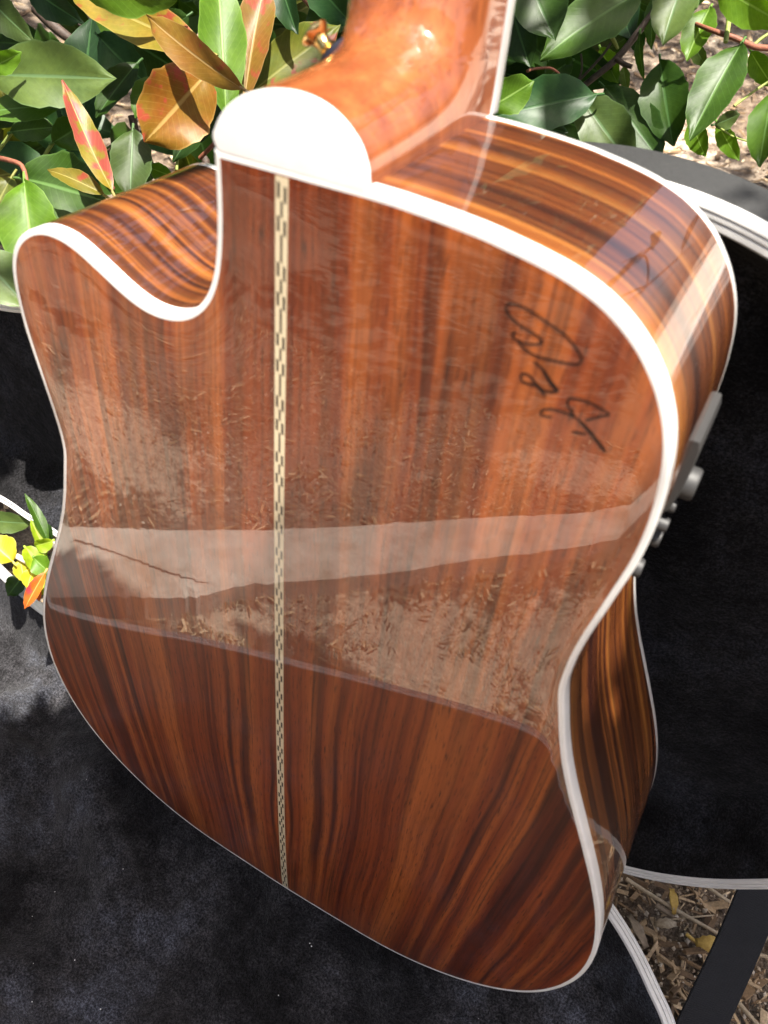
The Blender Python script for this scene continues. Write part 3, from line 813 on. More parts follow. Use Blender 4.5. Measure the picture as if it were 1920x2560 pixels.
# base tray, lying on the ground
RIM_Z = -20.0
BASE = [(-413,109),(-371,101),(-335,96),(-250,97),(-150,118),(-50,142),(50,150),(140,140),(188,122),(215,107),(235,93),(254,76),(273,56),(292,18),(302,-40),(292,-120),(258,-200),(200,-255),(150,-289),(76,-282),(-32,-255),(-146,-216),(-226,-184),(-318,-139),(-373,-118),(-440,-112),(-540,-150),(-640,-200),(-780,-220),(-880,-130),(-900,-20),(-850,90),(-740,140),(-620,145),(-500,128)]
def base_lump(x, y):
    hill = 46.0*math.exp(-((x-10)/190)**2)*sstep(-60, 55, y)           # padded ridge that carries the tail
    hill = max(hill, 0)
    fold = 0.0
    # soft folds on the left
    for (ax, ay, bx, by, hgt, wd) in ((-330, 20, -215, -95, 13, 17), (-250, 20, -120, -60, 9, 24), (-170, -150, -40, -110, 8, 22), (60, -110, 170, -60, 7, 20), (-300, -90, -180, -150, 9, 26)):
        dx, dy = bx-ax, by-ay; L2 = dx*dx+dy*dy; t_ = min(1, max(0, ((x-ax)*dx+(y-ay)*dy)/L2))
        d = math.hypot(x-ax-dx*t_, y-ay-dy*t_) + 8*fbm(x, y, 0.02, 3)
        fold += hgt*math.exp(-(d/wd)**2)
    return 14 + hill + fold*2.2 + 14*fbm(x, y, 0.012, 1) + 4.5*fbm(x, y, 0.04, 2)
cl = case.location.copy()
def base_w(p): return Vector((p.x, p.y, p.z+RIM_Z))*0.001 - cl
base = bpy.data.objects.new('case_base', None); link(base, case)
sh, tr, ln = shell(BASE, 90.0, base_w, base, 72.0, base_lump, trimw=8.5, plush_m=M_PLUSH_LIT)
base['label'] = 'lower half of the case under the guitar'
# lid, standing up behind the guitar (rim plane parallel to the soundboard)
LID = [(-414,76),(-378,70),(-340,66),(-250,40),(-150,14),(-40,6),(60,4),(140,5),(180,9),(212,20),(244,41),(276,73),(308,120),(328,190),(328,280),(305,350),(258,412),(200,452),(134,476.5),(80,483),(30,477),(-20,462),(-80,430),(-160,374),(-240,330),(-339,297),(-430,292),(-530,315),(-620,345),(-700,320),(-730,240),(-700,150),(-620,90),(-510,74)]
def lid_lump(x, y): return 3.5*fbm(x, y, 0.012, 5) + 1.2*fbm(x, y, 0.05, 6)
def lid_w(p): return G(p.x, p.y, -135.0+p.z) - cl
lid = bpy.data.objects.new('case_lid', None); link(lid, case)
sh, tr, ln = shell(LID, 48.0, lid_w, lid, 42.0, lid_lump, trimw=9.0, rad=10.0)
lid['label'] = 'upright lid of the case behind the guitar'
# stay strap from lid to base
def strap(name, pts, w, mat, parent, wdir):
    C = catmull(pts, 10); V = []; F = []; UV = []; L = 0
    for i, p in enumerate(C):
        t_ = (C[min(i+1, len(C)-1)]-C[max(i-1, 0)]).normalized()
        wd = (wdir - t_*wdir.dot(t_)).normalized(); nn = t_.cross(wd)
        if i: L += (p-C[i-1]).length
        for a, b2 in ((-1, -1), (-0.96, 1), (0.96, 1), (1, -1)):
            V.append(p + wd*(a*w/2) + nn*(b2*0.0007)); UV.append((a, L*10))
    for i in range(len(C)-1):
        for j in range(4): a = i*4+j; b2 = i*4+(j+1) % 4; F.append((a, b2, b2+4, a+4))
    return mesh_obj(name, V, F, mat, parent, sharp=30, uvs=UV)
sp_ = [at(1925, 2160, 610)-cl, at(1890, 2260, 600)-cl, at(1835, 2390, 590)-cl, at(1775, 2520, 578)-cl, at(1720, 2640, 566)-cl, at(1670, 2760, 556)-cl]
wd = (at(1900, 2420, 590)-at(1790, 2370, 590)).normalized()
st = strap('stay_strap', sp_, 0.0345, M_WEB, case, wd)
st['label'] = 'dark navy webbing strap holding the lid'
for (x0, tgt) in ((-250, 0), (150, 0)):
    hb = box_obj('hinge', (0, 0, 0), (0.034, 0.003, 0.022), metal('hinge_steel%d' % x0, (0.6, 0.6, 0.6), 0.3), case, 0.0008)
    hb.location = Vector((x0*0.001, 0.158 if x0 > 0 else 0.116, -0.036)) - cl

# ================================================================ GROUND
GZ = -0.112
gv = []; gf = []
def gh(x, y): return GZ + 0.006*mnoise.noise(Vector((x*6, y*6, 0))) + 0.012*mnoise.noise(Vector((x*1.1, y*1.1, 4)))*min(1, math.hypot(x, y)/1.0)
xs = sorted(set([round(-2.4+0.06*i, 3) for i in range(81)] + [-40, -25, -15, -9, -6, -4.2, -3.2, 3.2, 4.2, 6, 9, 15, 25, 40]))
for y in xs:
    for x in xs:
        gv.append((x, y, gh(x, y)-0.004))
nx = len(xs)
for j in range(nx-1):
    for i in range(nx-1): gf.append((j*nx+i, j*nx+i+1, (j+1)*nx+i+1, (j+1)*nx+i))
ground = mesh_obj('ground', gv, gf, M_GROUND)
tag(ground, 'mulch and grit covered ground', kind='structure')

# concrete garden edging in front (mirrored in the lacquer), with a crack
LOW = [(-1500,560),(-900,150),(-640,-40),(-500,-135),(-409,-220),(-359,-261),(-321,-300),(-281,-367),(-146,-502),(-39,-604),(93,-706),(142,-760),(400,-1010),(900,-1480)]
UPP = [(-1640,420),(-1040,10),(-780,-175),(-640,-225),(-555,-274),(-500,-320),(-449,-370),(-345,-480),(-204,-612),(-73,-719),(66,-815),(136,-891),(400,-1150),(900,-1620)]
LOW = catmull([Vector((a, b2, 0))*0.001 for a, b2 in LOW], 8); UPP = catmull([Vector((a, b2, 0))*0.001 for a, b2 in UPP], 8)
V = []; F = []
for i, (p, q) in enumerate(zip(LOW, UPP)):
    j1 = 0.006*mnoise.noise(Vector((i*0.9, 0, 0))); j2 = 0.006*mnoise.noise(Vector((i*0.9, 5, 0)))
    d1 = (q-p).normalized()
    for (b3, a, z) in ((p, j1, -0.02), (p, j1+0.001, 0.024), (p, 0.012+j1, 0.031), (q, -0.012+j2, 0.031), (q, j2-0.001, 0.024), (q, j2, -0.02)):
        w_ = b3 + d1*a; V.append((w_.x, w_.y, GZ+z))
for i in range(len(LOW)-1):
    for j in range(5): a = i*6+j; F.append((a, a+1, a+7, a+6))
edging = mesh_obj('path', V, F, M_CONC, sharp=35)
tag(edging, 'pale concrete edging strip across the mulch', kind='structure')

# pale patio beyond the strap side (mirrored in the shoulder of the guitar)
patio = box_obj('patio', (0.55, 1.25, GZ-0.05), (9.0, 9.0, GZ+0.03), M_CONC, None, 0.01)
tag(patio, 'pale concrete patio', kind='structure')
# litter
def scatter(name, n, region, kind, mat, size, label, zoff=0.0, seed=1):
    R = np.random.RandomState(seed)
    vs_, fs_, tn = [], [], []
    for k in range(n):
        x, y = region(R)
        L = size[0]+(size[1]-size[0])*R.rand()**2.2; w_ = L*(0.07+0.30*R.rand()**1.6) if kind == 'chip' else L*(0.6+0.4*R.rand()); h_ = L*(0.04+0.08*R.rand()) if kind == 'chip' else L*(0.4+0.5*R.rand())
        yaw = R.rand()*6.283; pit = (R.rand()-0.5)*(0.7 if kind == 'chip' else 1.5); rol = (R.rand()-0.5)*1.2
        rot = Matrix.Rotation(yaw, 3, 'Z') @ Matrix.Rotation(pit, 3, 'Y') @ Matrix.Rotation(rol, 3, 'X')
        z = gh(x, y) + zoff + h_*0.3 + 0.004*R.rand()
        b0 = len(vs_)
        if kind == 'chip':
            for (a, b2, c2) in ((-1, -.8, -1), (1, -.5, -1), (.85, .9, -1), (-.9, 1, -1), (-.95, -.7, 1), (.9, -.6, 1), (.8, .8, 1), (-.85, .9, 1)):
                q = rot @ Vector((a*L/2*(0.9+.2*R.rand()), b2*w_/2, c2*h_/2)); vs_.append((x+q.x, y+q.y, z+q.z))
            fs_ += [(b0, b0+3, b0+2, b0+1), (b0+4, b0+5, b0+6, b0+7), (b0, b0+1, b0+5, b0+4), (b0+1, b0+2, b0+6, b0+5), (b0+2, b0+3, b0+7, b0+6), (b0+3, b0, b0+4, b0+7)]
            cnt = 8
        else:
            for (a, b2, c2) in ((1, 0, 0), (-1, 0, .1), (0, 1, 0), (.1, -1, 0), (0, .1, 1), (0, 0, -1)):
                q = rot @ Vector((a*L/2*(.8+.4*R.rand()), b2*w_/2*(.8+.4*R.rand()), c2*h_/2)); vs_.append((x+q.x, y+q.y, z+q.z))
            fs_ += [(b0, b0+2, b0+4), (b0+2, b0+1, b0+4), (b0+1, b0+3, b0+4), (b0+3, b0, b0+4), (b0+2, b0, b0+5), (b0+1, b0+2, b0+5), (b0+3, b0+1, b0+5), (b0, b0+3, b0+5)]
            cnt = 6
        tn += [R.rand()]*cnt
    o = mesh_obj(name, vs_, fs_, mat, smooth=False)
    at_ = o.data.attributes.new('tone', 'FLOAT', 'POINT'); at_.data.foreach_set('value', tn)
    tag(o, label, kind='stuff')
    return o
def rect(x0, x1, y0, y1): return lambda R: (x0+(x1-x0)*R.rand(), y0+(y1-y0)*R.rand())
def right_bias(R):
    x = 0.18+0.42*R.rand(); y = 0.02+0.38*R.rand(); return x, y
scatter('wood_chips', 3200, right_bias, 'chip', M_CHIP, (0.005, 0.030), 'bark and straw litter by the case strap', seed=1)
scatter('grit', 7000, right_bias, 'grit', M_GRIT, (0.0015, 0.006), 'fine sandy grit by the case strap', seed=2)
scatter('bark_litter', 1200, rect(-0.85, -0.3, 0.08, 0.40), 'chip', M_CHIP, (0.006, 0.035), 'bark litter between the case halves', seed=3)
scatter('mulch', 9000, rect(-2.2, 0.5, 0.35, 2.6), 'chip', M_CHIP, (0.008, 0.045), 'mulch behind the bush', seed=4)
scatter('gravel', 5000, rect(-1.0, 0.5, 0.5, 2.4), 'grit', M_GRIT, (0.003, 0.011), 'pale gravel behind the bush', seed=5)
EDGEP = [(p.x, p.y) for p in LOW] + [(p.x, p.y) for p in UPP[::-1]]
def front(R):
    while True:
        x = -1.1+1.9*R.rand(); y = -1.2+1.3*R.rand()
        if inside_poly(EDGEP, x, y): continue
        sandy = max(1.25-math.hypot((x-cx)/rx, (y-cy)/ry) for cx, cy, rx, ry in SAND_GLARE) + 0.5*mnoise.noise(Vector((x*9, y*9, 1)))
        if sandy > 0.25 and R.rand() < 0.88: continue
        if mnoise.noise(Vector((x*5, y*5, 8))) < -0.1 and R.rand() < 0.7: continue
        if inside_poly(BASE, x*1000, y*1000): continue
        return x, y
scatter('shredded_mulch', 12000, front, 'chip', M_CHIP, (0.003, 0.022), 'shredded mulch in front of the case', seed=6)
scatter('sandy_grit', 4000, front, 'grit', M_GRIT, (0.003, 0.009), 'sandy grit in front of the case', seed=7)
def sandy_spot(R):
    while True:
        cx, cy, rx, ry = SAND_GLARE[R.randint(0, 6)]; a = R.rand()*6.283; q = 1.25*math.sqrt(R.rand())
        x, y = cx+rx*q*math.cos(a), cy+ry*q*math.sin(a)
        if inside_poly(EDGEP, x, y) or inside_poly(BASE, x*1000, y*1000): continue
        if mnoise.noise(Vector((x*14, y*14, 2))) < 0.0: continue
        return x, y
scatter('fine_chaff', 7000, sandy_spot, 'chip', M_CHIP, (0.0015, 0.012), 'fine bark chaff strewn on the sandy ground before the case', seed=9)
# single stalks and scraps one can pick out
def stalk(pts, r_, mat, label, name='dry_stalk', cat='stalk', group=None):
    o = tube(name, pts, [r_, r_*0.9, r_*0.7], mat, sides=7)
    tag(o, label, cat, group); return o
M_STRAW = bark('dry_straw', (0.28, 0.21, 0.13), (0.48, 0.39, 0.27))
M_STRAW2 = bark('grey_straw', (0.20, 0.155, 0.11), (0.34, 0.27, 0.2))
M_YEL = bark('yellow_scrap', (0.45, 0.28, 0.06), (0.6, 0.40, 0.10))
def gp(u, v, up=0.006):
    D = M3 @ (CAMR.transposed() @ Vector(((u-960)/FPX, (v-1280)/FPX, 1.0))); C0 = M3 @ CAMC * 0.001
    s_ = (GZ+up - C0.z)/D.z; return C0 + D*s_
stalk([gp(1565, 2197, .012), gp(1640, 2245, .014), (gp(1720, 2292, .014)), gp(1815, 2345, .01)], 0.0019, M_STRAW, 'longest pale dry stalk lying across the litter towards the strap')
stalk([gp(1750, 2205, .012), gp(1790, 2232, .014), gp(1840, 2266, .012)], 0.0017, M_STRAW, 'short pale stalk coming from under the lid rim')
stalk([gp(1640, 2262, .01), gp(1685, 2292, .01)], 0.0028, M_STRAW2, 'short thick split straw below the long stalk')
stalk([gp(1665, 2300, .009), gp(1740, 2292, .012), gp(1785, 2288, .01)], 0.0008, M_STRAW, 'thin wiry straw crossing the long stalk')
stalk([gp(1715, 2335, .012), gp(1750, 2362, .012), gp(1785, 2385, .01)], 0.0016, M_YEL, 'yellowish stalk pointing at the yellow scrap')
stalk([gp(1845, 2505, .01), gp(1880, 2545, .012), gp(1930, 2600, .01)], 0.0018, M_STRAW, 'pale stalk right of the strap near the bottom edge')
stalk([gp(1880, 2380, .01), gp(1940, 2400, .012)], 0.0019, M_STRAW, 'upper pale stalk right of the strap')
def scrap(u, v, L, w_, yaw, mat, label, name='leaf_scrap', cat='leaf scrap', up=0.012):
    c0 = gp(u, v, up); V = []; F = []
    n = 8
    for i in range(n+1):
        s_ = i/n; hw = w_/2*(0.75+0.35*rng.random())*math.sin(math.pi*min(0.9, max(0.12, s_)))**0.5
        for t_ in (-1, 0, 1):
            q = Vector(((s_-.5)*L, t_*hw, 0.002*(abs(t_)) + 0.004*math.sin(s_*3)))
            q = Matrix.Rotation(yaw, 3, 'Z') @ q; V.append(c0+q)
    for i in range(n):
        for j in range(2): a = i*3+j; F.append((a, a+1, a+4, a+3))
    o = mesh_obj(name, V, F, mat); m_ = o.modifiers.new('thick', 'SOLIDIFY'); m_.thickness = 0.0007
    tag(o, label, cat); return o
scrap(1772, 2362, 0.022, 0.013, 0.4, M_YEL, 'yellow dry leaf scrap half under the strap')
scrap(1592, 2330, 0.026, 0.009, -0.7, M_STRAW2, 'grey-brown dry leaf beside the white case rim')
scrap(1662, 2313, 0.018, 0.009, 0.5, M_STRAW, 'pale curled bark piece below the long stalk', name='bark_piece', cat='bark')
scrap(1680, 2255, 0.020, 0.008, -1.2, M_YEL, 'tan leaf scrap above the long stalk')

# crack in the concrete edging
ck = []
for k in range(41):
    t_ = k/40; i = int(len(LOW)*(0.30+0.18*t_)); p = LOW[i]; q = UPP[i]
    w_ = p.lerp(q, 0.72-0.62*t_+0.03*mnoise.noise(Vector((k*0.6, 1, 0)))); ck.append(Vector((w_.x, w_.y, GZ+0.0312)))
tube('crack', ck, [0.0016, 0.0011, 0.0018, 0.0006], M_BARK, edging, sides=5, n=1)
pad = None

# lint specks on the plush
V = []; F = []
Rl = np.random.RandomState(5)
for k in range(26):
    x, y = Rl.uniform(-330, 230), Rl.uniform(-150, 20)
    c0 = Vector((x, y, RIM_Z-71.5+base_lump(x, y)+0.8))*0.001; r_ = Rl.uniform(0.00025, 0.0007); b0 = len(V)
    V += [c0+Vector(q)*r_ for q in ((1, 0, 0), (-1, 0, 0), (0, 1, 0), (0, -1, 0), (0, 0, 1), (0, 0, -1))]
    F += [(b0+a, b0+b2, b0+c2) for a, b2, c2 in ((0, 2, 4), (2, 1, 4), (1, 3, 4), (3, 0, 4), (2, 0, 5), (1, 2, 5), (3, 1, 5), (0, 3, 5))]
tag(mesh_obj('lint_specks', V, F, M_BIND), 'tiny pale lint specks on the black plush', kind='stuff')
# ================================================================ SHRUBS
def leaf_mesh(name, L, Wd, fold, bend, twist, wave, narrow=1.0, ns=14, nt_=8):
    """leaf along +x from the petiole end, z up, metres"""
    V = []; UV = []; F = []
    pet = 0.10
    for i in range(ns+1):
        s_ = i/ns
        hw = Wd/2*(math.sin(math.pi*min(0.999, max(0.001, s_))**0.92))**(0.72*narrow)
        if s_ > 0.86: hw *= 0.35+0.65*((1-s_)/0.14)
        hw = max(hw, Wd*0.012)*(1+0.035*math.sin(i*2.7+L*900)+0.03*math.sin(i*1.3+Wd*700))
        ang = twist*(s_-0.4)
        for j in range(nt_+1):
            t_ = -1+2*j/nt_
            y = t_*hw*math.cos(fold)
            z = abs(t_)**1.15*hw*math.sin(fold) + wave*Wd*math.sin(s_*9+t_*2)*0.06*abs(t_)
            y2 = y*math.cos(ang)-z*math.sin(ang); z2 = y*math.sin(ang)+z*math.cos(ang)
            ba = bend*s_
            x = L*(math.sin(ba)/bend if abs(bend) > 1e-3 else s_); zc = -L*((1-math.cos(ba))/bend if abs(bend) > 1e-3 else 0)
            V.append(Vector((x+z2*math.sin(ba), y2, zc+z2*math.cos(ba)))); UV.append((t_, s_))
    for i in range(ns):
        for j in range(nt_):
            a = i*(nt_+1)+j; F.append((a, a+nt_+1, a+nt_+2, a+1))
    # petiole
    b0 = len(V); rp = 0.0011
    for i in range(4):
        x = -L*pet*(1-i/3)-0.0; z = -0.4*L*pet*(1-i/3)**2*0.5
        if i == 3: x = L*0.03
        for k in range(5):
            w = 2*math.pi*k/5; V.append(Vector((x, rp*math.cos(w), z+rp*math.sin(w)-0.0008))); UV.append((0.0, 0.02))
    for i in range(3):
        for k in range(5): F.append((b0+i*5+k, b0+i*5+(k+1) % 5, b0+(i+1)*5+(k+1) % 5, b0+(i+1)*5+k))
    me = bpy.data.meshes.new(name); me.from_pydata([tuple(v) for v in V], [], F)
    ul = me.uv_layers.new(name='UVMap'); li = np.empty(len(me.loops), dtype=np.int32); me.loops.foreach_get('vertex_index', li)
    ul.data.foreach_set('uv', np.array(UV, dtype=np.float32)[li].ravel())
    me.polygons.foreach_set('use_smooth', [True]*len(me.polygons)); me.update()
    return me
def put_leaf(parent, me, mat, base, tip, roll, loc0):
    xa = (tip-base).normalized()
    view = (cam.matrix_world.translation-base).normalized()
    za = (view - xa*view.dot(xa)).normalized(); ya = za.cross(xa)
    Rm = Matrix((xa, ya, za)).transposed() @ Matrix.Rotation(roll, 3, 'X')
    if not me.materials: me.materials.append(mat)
    o = bpy.data.objects.new('leaf', me); link(o, parent)
    o.matrix_basis = Matrix.Translation(base-loc0) @ Rm.to_4x4()
    return o
def leaf(parent, mat, u0, v0, u1, v1, w, d, dd=0, roll=0.0, fold=0.22, bend=0.25, twist=0.0, narrow=1.0):
    """individual leaf: petiole end (u0, v0), tip (u1, v1), width w in photo pixels, depth d mm (tip at d+dd)"""
    b_ = at(u0, v0, d); t_ = at(u1, v1, d+dd)
    L = (t_-b_).length; Wd = w*d/FPX*0.001*1.06
    me = leaf_mesh('leaf', L*(1+bend*bend/22), Wd, fold, bend, twist, 1.0, narrow)
    # the chord of a bent leaf is turned back onto base -> tip
    o = put_leaf(parent, me, LM[mat], b_, t_, roll, parent.location)
    o.matrix_basis = o.matrix_basis @ Matrix.Rotation(-bend/2, 4, 'Y')
    return o

bushL = empty('photinia_bush', tuple(at(420, 300, 700))); tag(bushL, 'photinia bush with green, yellow and red-spotted leaves on the cutaway side of the neck', 'shrub')
bushR = empty('photinia_bush', tuple(at(1600, 200, 760))); tag(bushR, 'dark green photinia branch hanging on the fretboard-binding side over the case lid', 'shrub')
sprig = empty('photinia_sprig', tuple(at(90, 1400, 720))); tag(sprig, 'small sunlit sprig with lime, yellow and orange leaves poking up between the case halves', 'sprig')
bpy.context.view_layer.update()
Lf = [
 # mat, base, tip, width, depth, kwargs
 ('grey',  -30,187, 291,197, 150, 600, dict(roll=-0.15, fold=0.30, bend=0.2)),
 ('mid',   160,262, -60,285, 72, 615, dict(roll=0.5, fold=0.15)),
 ('red',   280,476, 155,200, 64, 560, dict(roll=0.2, fold=0.35, bend=-0.5, twist=0.6, narrow=0.85)),
 ('orange',515,183, 361,356, 172, 585, dict(roll=-0.1, fold=0.18, bend=0.3, narrow=0.8)),
 ('yellow',505,120, 150,-45, 118, 590, dict(roll=0.35, fold=0.25, bend=-0.35, dd=15)),
 ('brown', 606,222, 366,38, 84, 560, dict(roll=-0.3, fold=0.2, bend=0.5, twist=0.7)),
 ('bright',566,296, 538,-110, 112, 600, dict(roll=0.15, fold=0.25, bend=0.3)),
 ('brown', 612,248, 668,-70, 92, 610, dict(roll=-0.3, fold=0.3, bend=0.3, twist=0.4)),
 ('teal',  695,-70, 744,86, 76, 615, dict(roll=0.4, fold=0.4)),
 ('olive', 628,232, 850,62, 118, 640, dict(roll=-0.2, fold=0.2, bend=0.3)),
 ('grey',  332,322, 326,500, 98, 600, dict(roll=0.1, fold=0.2)),
 ('bright',60,450, 96,720, 138, 590, dict(roll=0.2, fold=0.25, bend=0.3)),
 ('mid',   50,445, 268,505, 165, 605, dict(roll=-0.3, fold=0.25, bend=0.35)),
 ('olive', 30,440, -70,640, 110, 620, dict(roll=0.3, fold=0.2)),
 ('yellow',262,488, 119,425, 50, 570, dict(roll=0.5, fold=0.3, bend=0.5)),
 ('mid',   27,330, 140,318, 66, 640, dict(roll=-0.4, fold=0.2)),
 ('mid',   132,357, 222,300, 78, 635, dict(roll=0.2, fold=0.2)),
 ('grey',  -35,-10, 84,104, 78, 620, dict(roll=0.3, fold=0.3)),
 ('teal',  60,-40, 208,58, 74, 640, dict(roll=0.3, fold=0.2)),
 ('bright',190,-30, 470,-25, 120, 570, dict(roll=0.3, fold=0.15, bend=-0.2)),
 ('teal',  245,90, 372,215, 100, 690, dict(roll=0.2)),
 ('dark',  345,155, 240,295, 74, 650, dict(roll=0.5, fold=0.4)),
 ('bright',-35,175, 54,130, 54, 580, dict(roll=0.3)),
 ('mid',   385,190, 338,296, 62, 640, dict(roll=0.2)),
 ('dark',  560,235, 432,405, 84, 650, dict(roll=0.4, fold=0.3)),
 ('dark',  620,300, 560,430, 80, 665, dict(roll=0.2)),
 ('bright',430,440, 372,418, 44, 620, dict(roll=-0.3)),
 ('mid',   355,440, 180,450, 70, 640, dict(roll=-0.3)),
 ('dark',  300,80, 470,190, 110, 700, dict(roll=0.3)),
 ('dark',  470,40, 330,110, 100, 700, dict(roll=-0.4)),
 ('dark',  560,20, 700,130, 100, 690, dict(roll=0.2)),
 ('dark',  900,-20, 760,100, 100, 690, dict(roll=0.3)),
 ('teal',  880,60, 760,-80, 90, 670, dict(roll=-0.3)),
 ('olive', 640,260, 720,90, 74, 660, dict(roll=0.4)),
 ('dark',  40,640, -20,740, 80, 640, dict(roll=0.3)),
 ('grey',  -60,630, 74,772, 130, 560, dict(roll=-0.2, fold=0.3)),
]
for q in Lf:
    mname, u0, v0, u1, v1, w, d, kw = q
    leaf(bushL, mname, u0, v0, u1, v1, w, d, **kw)
Rf = [
 ('bright',1225,268, 1334,202, 84, 620, dict(roll=0.2, fold=0.2)),
 ('teal',  1490,236, 1235,292, 120, 660, dict(roll=0.25, fold=0.18, bend=0.35)),
 ('grey',  1448,240, 1580,420, 122, 680, dict(roll=-0.15, fold=0.3)),
 ('dark',  1512,218, 1655,410, 112, 700, dict(roll=-0.35, fold=0.3)),
 ('dark',  1650,152, 1684,366, 118, 690, dict(roll=0.15, fold=0.35, bend=0.35)),
 ('mid',   1853,108, 1724,350, 112, 640, dict(roll=0.25, fold=0.3, bend=0.2)),
 ('mid',   1935,225, 1898,418, 84, 650, dict(roll=0.3)),
 ('grey',  1712,-60, 1656,112, 108, 650, dict(roll=0.1, fold=0.25)),
 ('bright',1775,18, 1716,152, 78, 670, dict(roll=0.3, fold=0.3)),
 ('bright',1790,-40, 1965,62, 96, 620, dict(roll=0.2, fold=0.15)),
 ('dark',  1300,-90, 1388,102, 140, 640, dict(roll=-0.3, fold=0.25)),
 ('dark',  1260,-40, 1326,168, 116, 655, dict(roll=0.2, fold=0.25)),
 ('mid',   1600,-20, 1350,150, 128, 675, dict(roll=0.45, fold=0.15, bend=0.35)),
 ('mid',   1640,-20, 1628,124, 42, 700, dict(roll=0.6)),
 ('mid',   1420,180, 1392,110, 40, 700, dict(roll=0.3)),
 ('mid',   1598,82, 1610,200, 30, 700, dict(roll=0.8)),
 ('bright',1500,120, 1545,208, 52, 720, dict(roll=0.2)),
 ('grey',  1558,165, 1568,228, 27, 720, dict(roll=0.2)),
 ('bright',1727,298, 1764,392, 54, 730, dict(roll=0.3)),
 ('bright',1793,308, 1848,402, 44, 730, dict(roll=0.2)),
 ('grey',  1786,312, 1850,284, 44, 720, dict(roll=0.5)),
 ('bright',1876,128, 1934,218, 52, 700, dict(roll=0.3)),
 ('grey',  1735,115, 1765,165, 36, 720, dict(roll=0.3)),
 ('dark',  1590,20, 1600,135, 60, 720, dict(roll=0.4)),
 ('mid',   1430,150, 1360,200, 60, 700, dict(roll=0.4)),
 ('teal',  1250,300, 1420,330, 90, 720, dict(roll=0.2)),
 ('dark',  1380,290, 1520,345, 90, 725, dict(roll=0.2)),
 ('dark',  1250,180, 1400,220, 80, 730, dict(roll=0.2)),
]
for q in Rf:
    mname, u0, v0, u1, v1, w, d, kw = q
    leaf(bushR, mname, u0, v0, u1, v1, w, d, **kw)
Sf = [
 ('mid', 121,1356, 62,1234, 24, 700, dict(roll=0.4, fold=0.35, bend=0.3)),
 ('lime', 116,1388, 76,1298, 24, 700, dict(roll=0.3, fold=0.4)),
 ('lime', 132,1352, 86,1364, 34, 690, dict(roll=-0.4, fold=0.5, bend=0.6)),
 ('grey', -40,1300, 82,1308, 44, 760, dict(roll=0.3, fold=0.2)),
 ('lime', 64,1368, 98,1432, 44, 690, dict(roll=-0.3, fold=0.5, bend=0.7)),
 ('bright', 84,1394, 128,1434, 42, 685, dict(roll=0.3, fold=0.3)),
 ('sun', 32,1404, -35,1345, 62, 690, dict(roll=0.2, fold=0.3)),
 ('sun', 50,1396, 62,1456, 32, 700, dict(roll=0.2)),
 ('flame', 113,1430, 62,1522, 30, 670, dict(roll=0.2, fold=0.55, bend=0.5)),
 ('sun', 84,1420, 68,1470, 34, 695, dict(roll=0.2, fold=0.3)),
 ('lime', 104,1432, 114,1492, 28, 690, dict(roll=0.2)),
 ('flame', 92,1462, 98,1504, 14, 680, dict(roll=0.2)),
 ('dark', 112,1306, 128,1352, 22, 720, dict(roll=0.4)),
 ('dark', 58,1440, 20,1490, 40, 760, dict(roll=0.4)),
]
for q in Sf:
    mname, u0, v0, u1, v1, w, d, kw = q
    leaf(sprig, mname, u0, v0, u1, v1, w*1.25, d, **kw)
# stems
def stem(parent, name, pix, r_, mat):
    return tube(name, [at(*p)-parent.location for p in pix], r_, mat, parent, sides=8)
stem(bushR, 'branch', [(1665, -30, 700), (1648, 8, 700), (1600, 75, 705), (1538, 150, 710), (1460, 214, 720), (1400, 270, 735)], [0.0034, 0.0030, 0.0026], M_BARK)
stem(bushR, 'twig', [(1540, 148, 708), (1560, 160, 706), (1580, 167, 704)], [0.0024, 0.0020], M_BARK)
stem(bushR, 'twig', [(1527, 108, 702), (1505, 140, 706), (1470, 178, 712), (1448, 200, 716)], [0.0010, 0.0013], M_BARK)
stem(bushR, 'twig', [(1530, 92, 690), (1538, 108, 696), (1544, 120, 702)], [0.0020, 0.0014], M_STEMG)
stem(bushR, 'twig', [(1452, 135, 715), (1455, 170, 716), (1447, 198, 718)], [0.0009, 0.0009], M_BARK)
stem(bushR, 'twig', [(1960, 120, 660), (1890, 118, 650), (1840, 96, 646), (1780, 76, 652), (1740, 60, 670)], [0.0026, 0.0022, 0.0016], M_STEMR)
stem(bushR, 'leaf_stalk', [(1812, -20, 640), (1822, 40, 640), (1814, 106, 640)], [0.0022, 0.0019], M_STEMG)
stem(bushR, 'leaf_stalk', [(1835, 265, 690), (1880, 232, 690), (1935, 195, 690)], [0.0012, 0.0010], M_STEMG)
stem(bushR, 'leaf_stalk', [(1786, 308, 722), (1830, 340, 724), (1885, 358, 728)], [0.0009, 0.0007], M_STEMG)
stem(bushR, 'leaf_stalk', [(1885, 112, 655), (1905, 95, 655), (1930, 80, 655)], [0.0013, 0.0012], M_STEMG)
stem(bushR, 'twig', [(1318, 178, 660), (1335, 172, 665), (1375, 170, 672), (1398, 184, 680)], [0.0013, 0.0009], M_STEMR)
stem(bushL, 'leaf_stalk', [(68, 458, 592), (55, 415, 596), (20, 400, 602), (-20, 392, 610)], [0.0016, 0.0020], M_STEMR)
stem(bushL, 'leaf_stalk', [(30, 330, 642), (12, 355, 650), (-10, 385, 655)], [0.0015, 0.0015], M_STEMG)
stem(bushL, 'leaf_stalk', [(134, 354, 637), (120, 375, 642), (108, 395, 648)], [0.0015, 0.0014], M_STEMG)
stem(bushL, 'leaf_stalk', [(606, 215, 562), (602, 235, 570), (604, 262, 580)], [0.0014, 0.0012], M_STEMG)
stem(bushL, 'leaf_stalk', [(613, 235, 612), (611, 262, 612), (608, 290, 614)], [0.0015, 0.0013], M_STEMR)
